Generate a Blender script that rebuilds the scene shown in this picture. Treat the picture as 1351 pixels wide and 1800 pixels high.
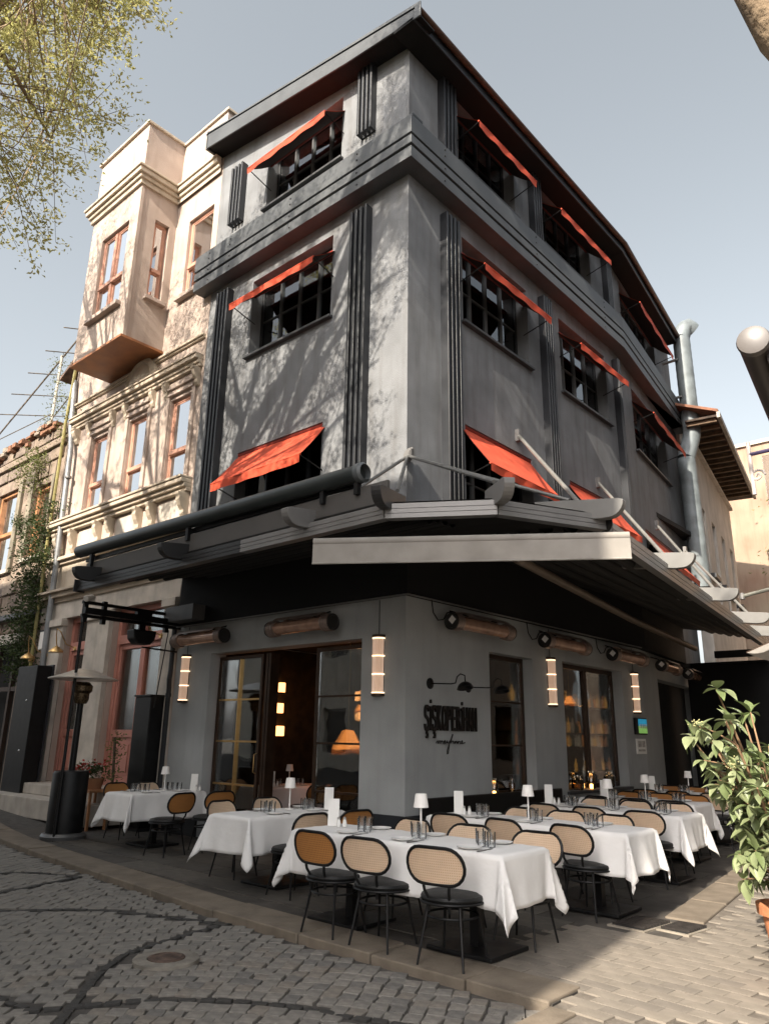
import bpy, math, random
from mathutils import Vector, Matrix
random.seed(7)
for o in list(bpy.data.objects): bpy.data.objects.remove(o)
scene=bpy.context.scene; COL=scene.collection
R=math.radians
# ---------------------------------------------------------------- camera
CAM=Vector((6.402,-7.682,1.55))
_y,_p,_r=R(131.58156),R(16.99282),R(0.87247)
_d=Vector((math.cos(_p)*math.cos(_y),math.cos(_p)*math.sin(_y),math.sin(_p)))
_ri=Vector((math.sin(_y),-math.cos(_y),0)); _up=_ri.cross(_d)
_r2=_ri*math.cos(_r)+_up*math.sin(_r); _u2=-_ri*math.sin(_r)+_up*math.cos(_r)
cd=bpy.data.cameras.new('camera'); cam=bpy.data.objects.new('camera',cd); COL.objects.link(cam)
cd.sensor_fit='VERTICAL'; cd.sensor_height=36; cd.lens=26.06; cd.clip_end=600; cd.clip_start=.05
mw=Matrix((_r2,_u2,-_d)).transposed().to_4x4(); mw.translation=CAM; cam.matrix_world=mw
scene.camera=cam
# ---------------------------------------------------------------- sky, sun, exposure
SUN_EL=36.0; SUN_AZ=Vector((.13,-.9915,0)).normalized()
SV=Vector((SUN_AZ.x*math.cos(R(SUN_EL)),SUN_AZ.y*math.cos(R(SUN_EL)),math.sin(R(SUN_EL))))
W=bpy.data.worlds.new('World'); scene.world=W; W.use_nodes=True
nt=W.node_tree; nt.nodes.clear()
sky=nt.nodes.new('ShaderNodeTexSky'); sky.sky_type='NISHITA'; sky.sun_disc=False
sky.sun_elevation=R(SUN_EL); sky.sun_rotation=math.atan2(SUN_AZ.x,SUN_AZ.y)
sky.air_density=1.0; sky.dust_density=4.5; sky.ozone_density=.4; sky.altitude=0
hs=nt.nodes.new('ShaderNodeHueSaturation'); hs.inputs['Saturation'].default_value=.31; hs.inputs['Hue'].default_value=.475
bg=nt.nodes.new('ShaderNodeBackground'); bg.inputs['Strength'].default_value=.125
wo=nt.nodes.new('ShaderNodeOutputWorld')
nt.links.new(sky.outputs[0],hs.inputs['Color']); nt.links.new(hs.outputs[0],bg.inputs[0]); nt.links.new(bg.outputs[0],wo.inputs[0])
sl=bpy.data.lights.new('sun','SUN'); sl.energy=5.0; sl.angle=R(.55); sl.color=(1,.90,.76)
so=bpy.data.objects.new('sun',sl); COL.objects.link(so); so.rotation_euler=(-SV).to_track_quat('-Z','Y').to_euler(); so.location=(0,-20,25)
vs=scene.view_settings; vs.view_transform='Standard'; vs.look='None'; vs.gamma=1; vs.use_curve_mapping=False; vs.exposure=1.15
scene.render.engine='CYCLES'
# ---------------------------------------------------------------- materials
MATS={}
def _n(t,ty,**k):
    n=t.nodes.new(ty)
    for a,b in k.items(): setattr(n,a,b)
    return n
def pm(name,col,rough=.6,var=.12,scale=2.5,bump=0,bscale=40,metal=0,col2=None,spec=.4,det=6,thr=None,trans=0,sheen=0,emit=None,es=0,stain=0):
    if name in MATS: return MATS[name]
    m=bpy.data.materials.new(name); m.use_nodes=True; t=m.node_tree; b=t.nodes['Principled BSDF']
    b.inputs['Roughness'].default_value=rough; b.inputs['Metallic'].default_value=metal
    b.inputs['Specular IOR Level'].default_value=spec
    tc=_n(t,'ShaderNodeTexCoord'); no=_n(t,'ShaderNodeTexNoise'); no.inputs['Scale'].default_value=scale; no.inputs['Detail'].default_value=det
    t.links.new(tc.outputs['Object'],no.inputs['Vector'])
    c2=col2 or tuple(max(0,c*(1-2.2*var)) for c in col); c1=col if col2 else tuple(min(1,c*(1+var*.8)) for c in col)
    cr=_n(t,'ShaderNodeValToRGB'); lo,hi=thr or (.3,.7)
    cr.color_ramp.elements[0].position=lo; cr.color_ramp.elements[1].position=hi
    cr.color_ramp.elements[0].color=(*c2,1); cr.color_ramp.elements[1].color=(*c1,1)
    t.links.new(no.outputs['Fac'],cr.inputs['Fac'])
    out=cr.outputs['Color']
    if stain:   # vertical run marks and grime with a shape of their own
        mp=_n(t,'ShaderNodeMapping'); mp.inputs['Scale'].default_value=(1,1,.12)
        n2=_n(t,'ShaderNodeTexNoise'); n2.inputs['Scale'].default_value=6; n2.inputs['Detail'].default_value=8
        t.links.new(tc.outputs['Object'],mp.inputs[0]); t.links.new(mp.outputs[0],n2.inputs['Vector'])
        r2=_n(t,'ShaderNodeMapRange'); r2.inputs['From Min'].default_value=.48; r2.inputs['From Max'].default_value=.75; r2.inputs['To Max'].default_value=stain
        mx=_n(t,'ShaderNodeMix',data_type='RGBA',blend_type='MULTIPLY'); t.links.new(n2.outputs['Fac'],r2.inputs['Value']); t.links.new(r2.outputs[0],mx.inputs['Factor'])
        t.links.new(out,mx.inputs['A']); mx.inputs['B'].default_value=(.42,.36,.30,1); out=mx.outputs['Result']
    t.links.new(out,b.inputs['Base Color'])
    if bump:
        n3=_n(t,'ShaderNodeTexNoise'); n3.inputs['Scale'].default_value=bscale; n3.inputs['Detail'].default_value=5
        t.links.new(tc.outputs['Object'],n3.inputs['Vector'])
        bp=_n(t,'ShaderNodeBump'); bp.inputs['Strength'].default_value=bump; bp.inputs['Distance'].default_value=.02
        t.links.new(n3.outputs['Fac'],bp.inputs['Height']); t.links.new(bp.outputs[0],b.inputs['Normal'])
        rr=_n(t,'ShaderNodeMapRange'); rr.inputs['To Min'].default_value=max(0,rough-.1); rr.inputs['To Max'].default_value=min(1,rough+.12)
        t.links.new(no.outputs['Fac'],rr.inputs['Value']); t.links.new(rr.outputs[0],b.inputs['Roughness'])
    if emit: b.inputs['Emission Color'].default_value=(*emit,1); b.inputs['Emission Strength'].default_value=es
    if trans:   # thin cloth or leaf that lets light through
        tr=_n(t,'ShaderNodeBsdfTranslucent'); t.links.new(out,tr.inputs[0]); ms=_n(t,'ShaderNodeMixShader'); ms.inputs[0].default_value=trans
        t.links.new(b.outputs[0],ms.inputs[1]); t.links.new(tr.outputs[0],ms.inputs[2]); t.links.new(ms.outputs[0],t.nodes['Material Output'].inputs[0])
    MATS[name]=m; return m
def glass(name,tint=(.85,.9,.88),refl=1.0,rough=.01):
    if name in MATS: return MATS[name]
    m=bpy.data.materials.new(name); m.use_nodes=True; t=m.node_tree; t.nodes.remove(t.nodes['Principled BSDF'])
    tr=_n(t,'ShaderNodeBsdfTransparent'); tr.inputs[0].default_value=(*tint,1)
    gl=_n(t,'ShaderNodeBsdfGlossy'); gl.inputs['Roughness'].default_value=rough; gl.inputs[0].default_value=(.95,.97,1,1)
    tc=_n(t,'ShaderNodeTexCoord'); no=_n(t,'ShaderNodeTexNoise'); no.inputs['Scale'].default_value=1.3; t.links.new(tc.outputs['Object'],no.inputs['Vector'])
    bu=_n(t,'ShaderNodeBump'); bu.inputs['Strength'].default_value=.06; bu.inputs['Distance'].default_value=.05; t.links.new(no.outputs['Fac'],bu.inputs['Height']); t.links.new(bu.outputs[0],gl.inputs['Normal'])
    fr=_n(t,'ShaderNodeFresnel'); fr.inputs[0].default_value=1.5
    mu=_n(t,'ShaderNodeMath',operation='MULTIPLY_ADD'); mu.inputs[1].default_value=refl; mu.inputs[2].default_value=.04*refl; mu.use_clamp=True
    ms=_n(t,'ShaderNodeMixShader'); t.links.new(fr.outputs[0],mu.inputs[0]); t.links.new(mu.outputs[0],ms.inputs[0])
    t.links.new(tr.outputs[0],ms.inputs[1]); t.links.new(gl.outputs[0],ms.inputs[2]); t.links.new(ms.outputs[0],t.nodes['Material Output'].inputs[0])
    MATS[name]=m; return m
def cane(name,c1,c2):
    m=bpy.data.materials.new(name); m.use_nodes=True; t=m.node_tree; b=t.nodes['Principled BSDF']; b.inputs['Roughness'].default_value=.5
    tc=_n(t,'ShaderNodeTexCoord'); sp=_n(t,'ShaderNodeSeparateXYZ'); t.links.new(tc.outputs['Object'],sp.inputs[0])
    def s(o):
        k=_n(t,'ShaderNodeMath',operation='MULTIPLY'); k.inputs[1].default_value=2*math.pi/.017; t.links.new(o,k.inputs[0])
        q=_n(t,'ShaderNodeMath',operation='SINE'); t.links.new(k.outputs[0],q.inputs[0]); return q.outputs[0]
    pr=_n(t,'ShaderNodeMath',operation='MINIMUM'); t.links.new(s(sp.outputs[0]),pr.inputs[0]); t.links.new(s(sp.outputs[2]),pr.inputs[1])
    mr=_n(t,'ShaderNodeMapRange'); mr.inputs['From Min'].default_value=.05; mr.inputs['From Max'].default_value=.45; t.links.new(pr.outputs[0],mr.inputs['Value'])
    no=_n(t,'ShaderNodeTexNoise'); no.inputs['Scale'].default_value=9; t.links.new(tc.outputs['Object'],no.inputs['Vector'])
    cx=_n(t,'ShaderNodeMix',data_type='RGBA'); cx.inputs['A'].default_value=(*c1,1); cx.inputs['B'].default_value=(*[c*.72 for c in c1],1); t.links.new(no.outputs['Fac'],cx.inputs['Factor'])
    mx=_n(t,'ShaderNodeMix',data_type='RGBA'); t.links.new(mr.outputs[0],mx.inputs['Factor']); t.links.new(cx.outputs['Result'],mx.inputs['A']); mx.inputs['B'].default_value=(*c2,1)
    t.links.new(mx.outputs['Result'],b.inputs['Base Color'])
    tr=_n(t,'ShaderNodeBsdfTranslucent'); t.links.new(mx.outputs['Result'],tr.inputs[0]); ms=_n(t,'ShaderNodeMixShader'); ms.inputs[0].default_value=.3
    t.links.new(b.outputs[0],ms.inputs[1]); t.links.new(tr.outputs[0],ms.inputs[2]); t.links.new(ms.outputs[0],t.nodes['Material Output'].inputs[0])
    MATS[name]=m; return m
GREY=pm('grey_render',(.187,.194,.204),.75,.12,1.6,.35,70,stain=.42); GREYL=pm('ground_floor_grey',(.37,.385,.385),.7,.08,1.2,.2,90,stain=.12)
TRIM=pm('dark_trim_paint',(.024,.026,.030),.42,.12,3,.08,60)
BAND=pm('band_paint',(.078,.084,.090),.5,.10,2,.06,60,stain=.15)
BLACK=pm('black_metal',(.008,.008,.0085),.42,.2,8,.04,80,spec=.25)
BLACKF=pm('black_fabric',(.006,.006,.0065),.85,.2,6,.1,120)
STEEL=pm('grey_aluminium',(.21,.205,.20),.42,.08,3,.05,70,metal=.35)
STEELD=pm('dark_and_shaded_aluminium',(.038,.038,.039),.40,.08,3,.05,70,metal=.3)
CREAMF=pm('cream_awning_fabric',(.30,.28,.255),.8,.08,4,.1,150,trans=.15)
REDF=pm('red_awning_fabric',(.60,.085,.038),.75,.12,5,.08,120,trans=.04)
REDD=pm('red_valance',(.55,.075,.032),.75,.1,5,.08,120)
PINK=pm('pink_stucco',(.47,.385,.33),.85,.10,1.6,.3,50,col2=(.37,.295,.25),stain=.30)
CREAM=pm('cream_stone',(.53,.45,.355),.8,.1,2.2,.25,45,col2=(.40,.335,.26),stain=.30)
PWOOD=pm('pink_window_paint',(.52,.28,.20),.55,.1,4,.05,60)
PDOOR=pm('dusty_pink_door',(.46,.20,.155),.5,.08,3,.05,50)
WOODO=pm('varnished_soffit',(.36,.15,.06),.5,.2,3,.1,30,col2=(.22,.09,.04))
STONEW=pm('pale_stone',(.52,.47,.41),.8,.12,3,.2,40,stain=.25)
GLASSU=glass('upper_window_glass',(.6,.63,.63),1.3); GLASSP=glass('townhouse_glass',(.8,.83,.83),5)
GLASSD=glass('door_glass',(.9,.92,.9),.85)
GLASST=glass('tumbler_glass',(.985,.99,.99),.9)
DARK=pm('room_gloom',(.012,.011,.010),.9,.2,3)  # near-black colour stands in for the gloom of unlit rooms
WHITE=pm('white_card',(.80,.79,.76),.6,.03,3)
LINEN=pm('white_linen',(.79,.78,.765),.85,.035,3,.35,9,trans=.10)
CHROME=pm('brushed_steel',(.62,.62,.60),.3,.06,8,.03,80,metal=1)
BRASS=pm('brass',(.62,.40,.17),.35,.1,8,.03,60,metal=1)
BRONZE=pm('bronze_frame',(.055,.032,.02),.4,.15,6,.04,60,metal=.5)
COPPER=pm('copper_glass_tube',(.50,.31,.22),.22,.15,6,0,metal=.35,spec=.6)
CANE1=cane('pale_cane',(.92,.72,.53),(.58,.38,.22)); CANE2=cane('honey_cane',(.58,.27,.085),(.28,.11,.03))
# ---------------------------------------------------------------- mesh helpers
class M:
    def __init__(s): s.v=[]; s.f=[]
    def box(s,x0,y0,z0,x1,y1,z1):
        if x0>x1:x0,x1=x1,x0
        if y0>y1:y0,y1=y1,y0
        if z0>z1:z0,z1=z1,z0
        n=len(s.v); s.v+=[(x0,y0,z0),(x1,y0,z0),(x1,y1,z0),(x0,y1,z0),(x0,y0,z1),(x1,y0,z1),(x1,y1,z1),(x0,y1,z1)]
        s.f+=[tuple(n+i for i in q) for q in((0,3,2,1),(4,5,6,7),(0,1,5,4),(1,2,6,5),(2,3,7,6),(3,0,4,7))]; return s
    def quad(s,a,b,c,d): n=len(s.v); s.v+=[tuple(a),tuple(b),tuple(c),tuple(d)]; s.f.append((n,n+1,n+2,n+3)); return s
    def bar(s,a,b,w,h,up=(0,0,1)):
        a=Vector(a);b=Vector(b);d=(b-a).normalized();up=Vector(up)
        x=d.cross(up)
        if x.length<1e-4: x=d.cross(Vector((1,0,0)))
        x.normalize(); u=x.cross(d); n=len(s.v)
        for p in(a,b):
            for i,j in((-1,-1),(1,-1),(1,1),(-1,1)): s.v.append(tuple(p+x*(w/2*i)+u*(h/2*j)))
        s.f+=[tuple(n+i for i in q) for q in((3,2,1,0),(4,5,6,7),(0,1,5,4),(1,2,6,5),(2,3,7,6),(3,0,4,7))]; return s
    def tube(s,pts,r,n=8,caps=True,closed=False):
        pts=[Vector(p) for p in pts]; k=len(pts); rr=r if isinstance(r,(list,tuple)) else [r]*k
        ref=None; base=len(s.v)
        for i,p in enumerate(pts):
            if closed: t=(pts[(i+1)%k]-pts[i-1]).normalized()
            else: t=(pts[min(i+1,k-1)]-pts[max(i-1,0)]).normalized()
            if ref is None:
                ref=t.cross(Vector((0,0,1)))
                if ref.length<.05: ref=t.cross(Vector((0,1,0)))
            ref=(ref-t*ref.dot(t)).normalized(); bb=t.cross(ref)
            for j in range(n):
                a=2*math.pi*j/n; s.v.append(tuple(p+(ref*math.cos(a)+bb*math.sin(a))*rr[i]))
        for i in range(k if closed else k-1):
            i2=(i+1)%k
            for j in range(n):
                j2=(j+1)%n; s.f.append((base+i*n+j,base+i*n+j2,base+i2*n+j2,base+i2*n+j))
        if caps and not closed:
            s.f.append(tuple(base+j for j in range(n-1,-1,-1))); s.f.append(tuple(base+(k-1)*n+j for j in range(n)))
        return s
    def lathe(s,prof,n=16,c=(0,0,0),ax=None,cap0=True,cap1=True,a0=0,a1=2*math.pi):
        base=len(s.v); c=Vector(c); full=abs(a1-a0-2*math.pi)<1e-6; m=n if full else n+1
        Q=Vector((0,0,1)).rotation_difference(Vector(ax)) if ax else None
        for r,z in prof:
            for j in range(m):
                a=a0+(a1-a0)*j/n; p=Vector((r*math.cos(a),r*math.sin(a),z))
                if Q: p=Q@p
                s.v.append(tuple(c+p))
        for i in range(len(prof)-1):
            for j in range(n):
                j2=(j+1)%m; s.f.append((base+i*m+j,base+i*m+j2,base+(i+1)*m+j2,base+(i+1)*m+j))
        if cap0 and prof[0][0]>1e-5: s.f.append(tuple(base+j for j in range(m-1,-1,-1)))
        if cap1 and prof[-1][0]>1e-5: s.f.append(tuple(base+(len(prof)-1)*m+j for j in range(m)))
        return s
    def prism(s,poly,vec):
        n=len(poly); b=len(s.v); vec=Vector(vec)
        s.v+=[tuple(p) for p in poly]+[tuple(Vector(p)+vec) for p in poly]
        s.f.append(tuple(b+i for i in range(n-1,-1,-1))); s.f.append(tuple(b+n+i for i in range(n)))
        for i in range(n): j=(i+1)%n; s.f.append((b+i,b+j,b+n+j,b+n+i))
        return s
    def grid(s,fn,nu,nv):
        b=len(s.v)
        for i in range(nu+1):
            for j in range(nv+1): s.v.append(tuple(fn(i/nu,j/nv)))
        for i in range(nu):
            for j in range(nv):
                a=b+i*(nv+1)+j; s.f.append((a,a+nv+1,a+nv+2,a+1))
        return s
    def xf(s,fn): s.v=[tuple(fn(*p)) for p in s.v]; return s
    def mesh(s,name,mat,smooth=False,fix=True):
        me=bpy.data.meshes.new(name); me.from_pydata(s.v,[],s.f)
        if fix:
            import bmesh
            bm=bmesh.new(); bm.from_mesh(me); bmesh.ops.recalc_face_normals(bm,faces=bm.faces[:]); bm.to_mesh(me); bm.free()
        if mat: me.materials.append(mat)
        if smooth:
            me.polygons.foreach_set('use_smooth',[True]*len(me.polygons))
        me.update(); return me
def tag(o,label=None,cat=None,group=None,kind=None):
    if label:o['label']=label
    if cat:o['category']=cat
    if group:o['group']=group
    if kind:o['kind']=kind
    return o
def thing(name,label,cat,loc=(0,0,0),group=None):
    o=bpy.data.objects.new(name,None); COL.objects.link(o); o.location=loc; o.empty_display_size=.2
    return tag(o,label,cat,group)
def P(name,m,mat,parent=None,smooth=False,bevel=0,label=None,cat=None,group=None,kind=None,local=False,ang=40):
    me=m.mesh(name,mat,smooth) if isinstance(m,M) else m
    o=bpy.data.objects.new(name,me); COL.objects.link(o)
    if parent is not None:
        o.parent=parent
        if not local and parent.type=='EMPTY': o.matrix_parent_inverse=Matrix.Translation(-Vector(parent.location))
    if smooth and smooth!='all':
        try:
            me.set_sharp_from_angle(angle=R(ang))
        except Exception: pass
    if bevel:
        b=o.modifiers.new('bevel','BEVEL'); b.width=bevel; b.segments=2; b.limit_method='ANGLE'; b.angle_limit=R(35)
    return tag(o,label,cat,group,kind)
def copy_tree(o,parent=None):
    c=o.copy(); COL.objects.link(c); c.parent=parent
    if parent is not None: c.matrix_parent_inverse=o.matrix_parent_inverse.copy()
    for ch in KIDS[o.name]: copy_tree(ch,c)
    return c
KIDS={}
def learn(o):
    KIDS[o.name]=list(o.children)
    for c in o.children: learn(c)
def dup(root,loc,rz=0,label=None,group=None,scale=None):
    r=copy_tree(root); r.location=loc; r.rotation_euler=(0,0,rz)
    if label:r['label']=label
    if group:r['group']=group
    if scale:r.scale=(scale,)*3
    return r
# facade frame: u along the wall, n outwards
class F:
    def __init__(s,o,u,n): s.o=Vector(o); s.u=Vector(u).normalized(); s.n=Vector(n).normalized()
    def p(s,u,d,z): return tuple(s.o+s.u*u+s.n*d+Vector((0,0,z)))
    def box(s,m,u0,d0,z0,u1,d1,z1):
        k=M().box(u0,d0,z0,u1,d1,z1).xf(lambda a,b,c:s.p(a,b,c)); n=len(m.v); m.v+=k.v; m.f+=[tuple(i+n for i in f) for f in k.f]; return m
    def merge(s,m,k):
        k.xf(lambda a,b,c:s.p(a,b,c)); n=len(m.v); m.v+=k.v; m.f+=[tuple(i+n for i in f) for f in k.f]; return m
def wall(fr,u0,u1,z0,z1,ops,th=.3,top=None):
    m=M(); us=sorted({u0,u1,*[o[0] for o in ops],*[o[1] for o in ops]}); zs=sorted({z0,z1,*[o[2] for o in ops],*[o[3] for o in ops]})
    inside=lambda u,z:any(o[0]<u<o[1] and o[2]<z<o[3] for o in ops)
    for a,b in zip(us,us[1:]):
        for c,d in zip(zs,zs[1:]):
            if inside((a+b)/2,(c+d)/2): continue
            ta=top(a) if top and d==z1 else d; tb=top(b) if top and d==z1 else d
            m.quad(fr.p(a,0,c),fr.p(b,0,c),fr.p(b,0,tb),fr.p(a,0,ta)); m.quad(fr.p(a,-th,c),fr.p(a,-th,ta),fr.p(b,-th,tb),fr.p(b,-th,c))
    for a,b,c,d in ops:
        m.quad(fr.p(a,0,c),fr.p(a,0,d),fr.p(a,-th,d),fr.p(a,-th,c)); m.quad(fr.p(b,0,c),fr.p(b,-th,c),fr.p(b,-th,d),fr.p(b,0,d))
        m.quad(fr.p(a,0,d),fr.p(b,0,d),fr.p(b,-th,d),fr.p(a,-th,d)); m.quad(fr.p(a,0,c),fr.p(a,-th,c),fr.p(b,-th,c),fr.p(b,0,c))
    ta=top(u0) if top else z1; tb=top(u1) if top else z1
    m.quad(fr.p(u0,0,z0),fr.p(u0,-th,z0),fr.p(u0,-th,ta),fr.p(u0,0,ta)); m.quad(fr.p(u1,0,z0),fr.p(u1,0,tb),fr.p(u1,-th,tb),fr.p(u1,-th,z0))
    m.quad(fr.p(u0,0,ta),fr.p(u0,-th,ta),fr.p(u1,-th,tb),fr.p(u1,0,tb))
    return m
# ---------------------------------------------------------------- ground
ASPH=pm('street_bed',(.075,.068,.061),.95,.2,9,.5,60)
SETT=[pm('granite_sett_%d'%i,c,.8,.16,14,.35,70) for i,c in enumerate([(.19,.177,.158),(.215,.198,.175),(.155,.146,.134),(.20,.178,.152)])]
SETTD=pm('dark_basalt_sett',(.045,.043,.04),.75,.2,14,.3,70)
KERB=pm('kerb_stone',(.17,.14,.107),.85,.14,4,.3,40,stain=.3)
PAV=[pm('paver_%d'%i,c,.85,.10,6,.25,60) for i,c in enumerate([(.205,.18,.15),(.215,.188,.156),(.195,.171,.142),(.17,.15,.127)])]
TERR=pm('terrace_floor',(.07,.062,.054),.85,.2,5,.3,40)
def gz(x,y): # the street climbs gently to the west
    return .055*max(0,-6.2-x) if x>-30 else .055*23.8
xs=[-120,-60,-30,-20,-14,-10,-8,-6.2,-2,2,6,12,40,120]; ys=[-120,-60,-30,-14,-8,-4,-1,2,8,20,60,120]
m=M(); n=len(ys)
for x in xs:
    for y in ys: m.v.append((x,y,-.06+gz(x,y)))
for i in range(len(xs)-1):
    for j in range(n-1): a=i*n+j; m.f.append((a,a+n,a+n+1,a+1))
street=P('street',m,ASPH,kind='structure')
KO=[(-9.2,-1.95),(-6.8,-2.25),(-4.4,-2.55),(-2.5,-2.74),(-.7,-2.90),(.5,-3.02),(3.72,-3.06)]       # outer kerb line of the terrace
def kerb_y(x):
    for (a,b),(c,d) in zip(KO,KO[1:]):
        if a<=x<=c: return b+(d-b)*(x-a)/(c-a)
    return KO[0][1] if x<KO[0][0] else KO[-1][1]
def kr(y): return 3.66-.125*(y+.2) if y>-.2 else 3.66+(-.2-y)*.02   # right kerb line of the terrace
# terrace slab
pol=[(x,y+.03,0) for x,y in KO]+[(kr(-.2),-.2,0),(kr(4),4,0),(kr(12),12,0),(-.6,12,0),(0,7.6,0),(0,.02,0),(-5.35,.02,0),(-9.2,.02,0)]
terrace=P('terrace',M().prism([(a,b,-.3) for a,b,c in pol],(0,0,.296)),TERR,kind='structure')
terrace.data.polygons.foreach_set('use_smooth',[False]*len(terrace.data.polygons))
# terrace floor slabs
fm=[M().box(-.5,-.5,-.02,.5,.5,0).mesh('floor_slab',pm('floor_slab_%d'%i,c,.8,.16,5,.25,40)) for i,c in enumerate([(.085,.077,.067),(.10,.09,.077),(.07,.064,.056)])]
fc=0
for j in range(20):
    y=-2.55+j*.45
    x=-5.2+(j%2)*.4
    while x<3.6:
        if y-.3>kerb_y(x)+.3 and x+.45<kr(y)-.45 and (y<-.3 or x>.5):
            o=bpy.data.objects.new('floor_slab',fm[random.randrange(3)]); COL.objects.link(o); o.parent=terrace
            o.location=(x,y,.004+random.random()*.004); o.scale=(.79,.436,1); fc+=1
        x+=.8
# kerb stones along the street and along the right-hand lane
random.seed(3)
x=-9.0
while x<3.6:
    L=random.uniform(.95,1.35) if x<1 else random.uniform(.6,1.0)
    x2=min(x+L,3.72); ya,yb=kerb_y(x),kerb_y(x2); g=.008; w=.42; za,zb=gz(x,0),gz(x2,0)
    h=random.uniform(.008,.02)
    k=M().prism([(x+g,ya,-.2),(x2-g,yb,-.2),(x2-g,yb+w,-.2),(x+g,ya+w,-.2)],(0,0,.2+h))
    k.v=[(a,b,c+(za if i%4 in(0,3) else zb)) for i,(a,b,c) in enumerate(k.v)]
    P('kerb_stone',k,KERB,terrace,bevel=.012); x=x2
y=-.2
while y<11.5:
    L=random.uniform(.9,1.2); y2=y+L; w=.36
    k=M().prism([(kr(y),y+.006,-.2),(kr(y2),y2-.006,-.2),(kr(y2)-w,y2-.006,-.2),(kr(y)-w,y+.006,-.2)],(0,0,.2+.014+random.uniform(0,.006)))
    P('kerb_stone',k,KERB,terrace,bevel=.015); y=y2
# granite setts: segmental rows, dark basalt arcs, the 300 nearest are single stones
def sett(seed,w=.112,l=.128,h=.05):
    r=random.Random(seed); j=lambda s:r.uniform(-s,s); m=M()
    c=[(-w/2,-l/2),(w/2,-l/2),(w/2,l/2),(-w/2,l/2)]; b=[]
    for a,d in c: k_=1+j(.05); b.append((a*k_+j(.010),d*k_+j(.011)))
    mid=[]
    for k in range(4): p,q=b[k],b[(k+1)%4]; mid+=[p,((p[0]+q[0])/2*1.04+j(.004),(p[1]+q[1])/2*1.04+j(.004))]
    lv=[(.985,-h),(.985,-.007),(.93,.0)]
    for s,z in lv: m.v+=[(a*s,d*s,z+(j(.003) if z>0 else 0)) for a,d in mid]
    m.v.append((0,0,.001+j(.002)))
    for L in range(2):
        for k in range(8): k2=(k+1)%8; m.f.append((L*8+k,L*8+k2,L*8+8+k2,L*8+8+k))
    for k in range(8): m.f.append((16+k,16+(k+1)%8,24))
    return m
SM=[sett(i) for i in range(10)]
SME={(i,q):SM[i].mesh('sett',SETT[q] if q<4 else SETTD,False) for i in range(10) for q in range(5)}
ARCS=[[(-3.6,-5.6),(-1.38,-4.26),(-1.13,-3.87),(-.77,-3.54),(.1,-3.19),(.49,-3.07)],[(.49,-3.07),(.59,-3.67),(.72,-4.18),(1.04,-4.56),(1.47,-4.95)],
 [(.4,-5.35),(1.05,-5.25),(1.42,-5.2),(1.72,-4.68),(2.07,-4.31),(2.43,-4.09),(2.97,-3.91),(3.46,-3.73),(3.9,-3.6)],[(-4.6,-4.1),(-3.4,-3.43),(-3.21,-3.12),(-2.53,-2.85)],[(-2.53,-2.9),(-2.24,-3.9),(-1.5,-4.4)],[(1.47,-4.95),(2.2,-5.6),(3,-6)]]
def resample(pl,st):
    out=[];acc=0
    for (a,b),(c,d) in zip(pl,pl[1:]):
        L=math.hypot(c-a,d-b); t=acc
        while t<L: out.append((a+(c-a)*t/L,b+(d-b)*t/L,math.atan2(d-b,c-a))); t+=st
        acc=t-L
    return out
dk=[]
for A in ARCS: dk+=resample(A,.115)
dks={}
for a,b,_ in dk: dks.setdefault((round(a/.3),round(b/.3)),[]).append((a,b))
def near_dark(x,y):
    cx,cy=round(x/.3),round(y/.3)
    for i in(-1,0,1):
        for j in(-1,0,1):
            for a,b in dks.get((cx+i,cy+j),()):
                if (a-x)**2+(b-y)**2<.0052: return True
    return False
def street_ok(x,y): return y<kerb_y(x)-.04 and x<(3.68 if y<-3.0 else 3.95) and not((x-1.11)**2+(y+4.07)**2<.055)
setts=[(a,b,t,4) for a,b,t in dk if street_ok(a,b)]
e1=Vector((.80,.60)); e2=Vector((-.60,.80)); random.seed(11)
for i in range(-75,75):
    for j in range(-85,85):
        s=j*.116+((i*7919)%13)*.009; 
        q=i*.132+.012*math.sin(i*2.7)+.16*math.sin(s*1.15+.4)
        p=Vector((.6,-4.3))+e1*s+e2*q
        x,y=p.x+random.uniform(-.009,.009),p.y+random.uniform(-.009,.009)
        if not(-9<x<3.95 and -7.0<y): continue
        if y<-7.7+.39*(6.4-x)*.98-2.2 and x<4: continue     # off the left of the view
        if not street_ok(x,y) or near_dark(x,y): continue
        setts.append((x,y,math.atan2(.6,.8)+math.atan(.18*math.cos(s*1.15+.4))+random.uniform(-.11,.11),random.choice((0,0,1,1,2,3))))
rel=lambda s:Vector((s[0],s[1],0))-CAM
def inview(s):
    v=rel(s); w=v.dot(_d); return w>0 and abs(v.dot(_r2)/w)<.515 and abs(v.dot(_u2)/w)<.69
setts.sort(key=lambda s:(not inview(s),rel(s).length))
big=M(); bigd=M()
for k,(x,y,a,q) in enumerate(setts):
    z=-.044+gz(x,y)+random.uniform(-.004,.004)
    if k<300:
        o=bpy.data.objects.new('sett',SME[(random.randrange(10),q)]); COL.objects.link(o); o.parent=street; o.location=(x,y,z); o.rotation_euler=(random.uniform(-.025,.025),random.uniform(-.025,.025),a); o.scale=(.9 if q==4 else 1,.42 if q==4 else 1,1)
    else:
        src=SM[random.randrange(10)]; c,s=math.cos(a),math.sin(a); B=bigd if q==4 else big; n=len(B.v); kx=.42 if q==4 else 1
        B.v+=[(x+u*c-v*kx*s,y+u*s+v*kx*c,z+w) for u,v,w in src.v]; B.f+=[tuple(n+i for i in f) for f in src.f]
SETTM=pm('granite_setts_mixed',(.21,.195,.172),.8,.2,7,.35,70,col2=(.14,.132,.12))
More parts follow.
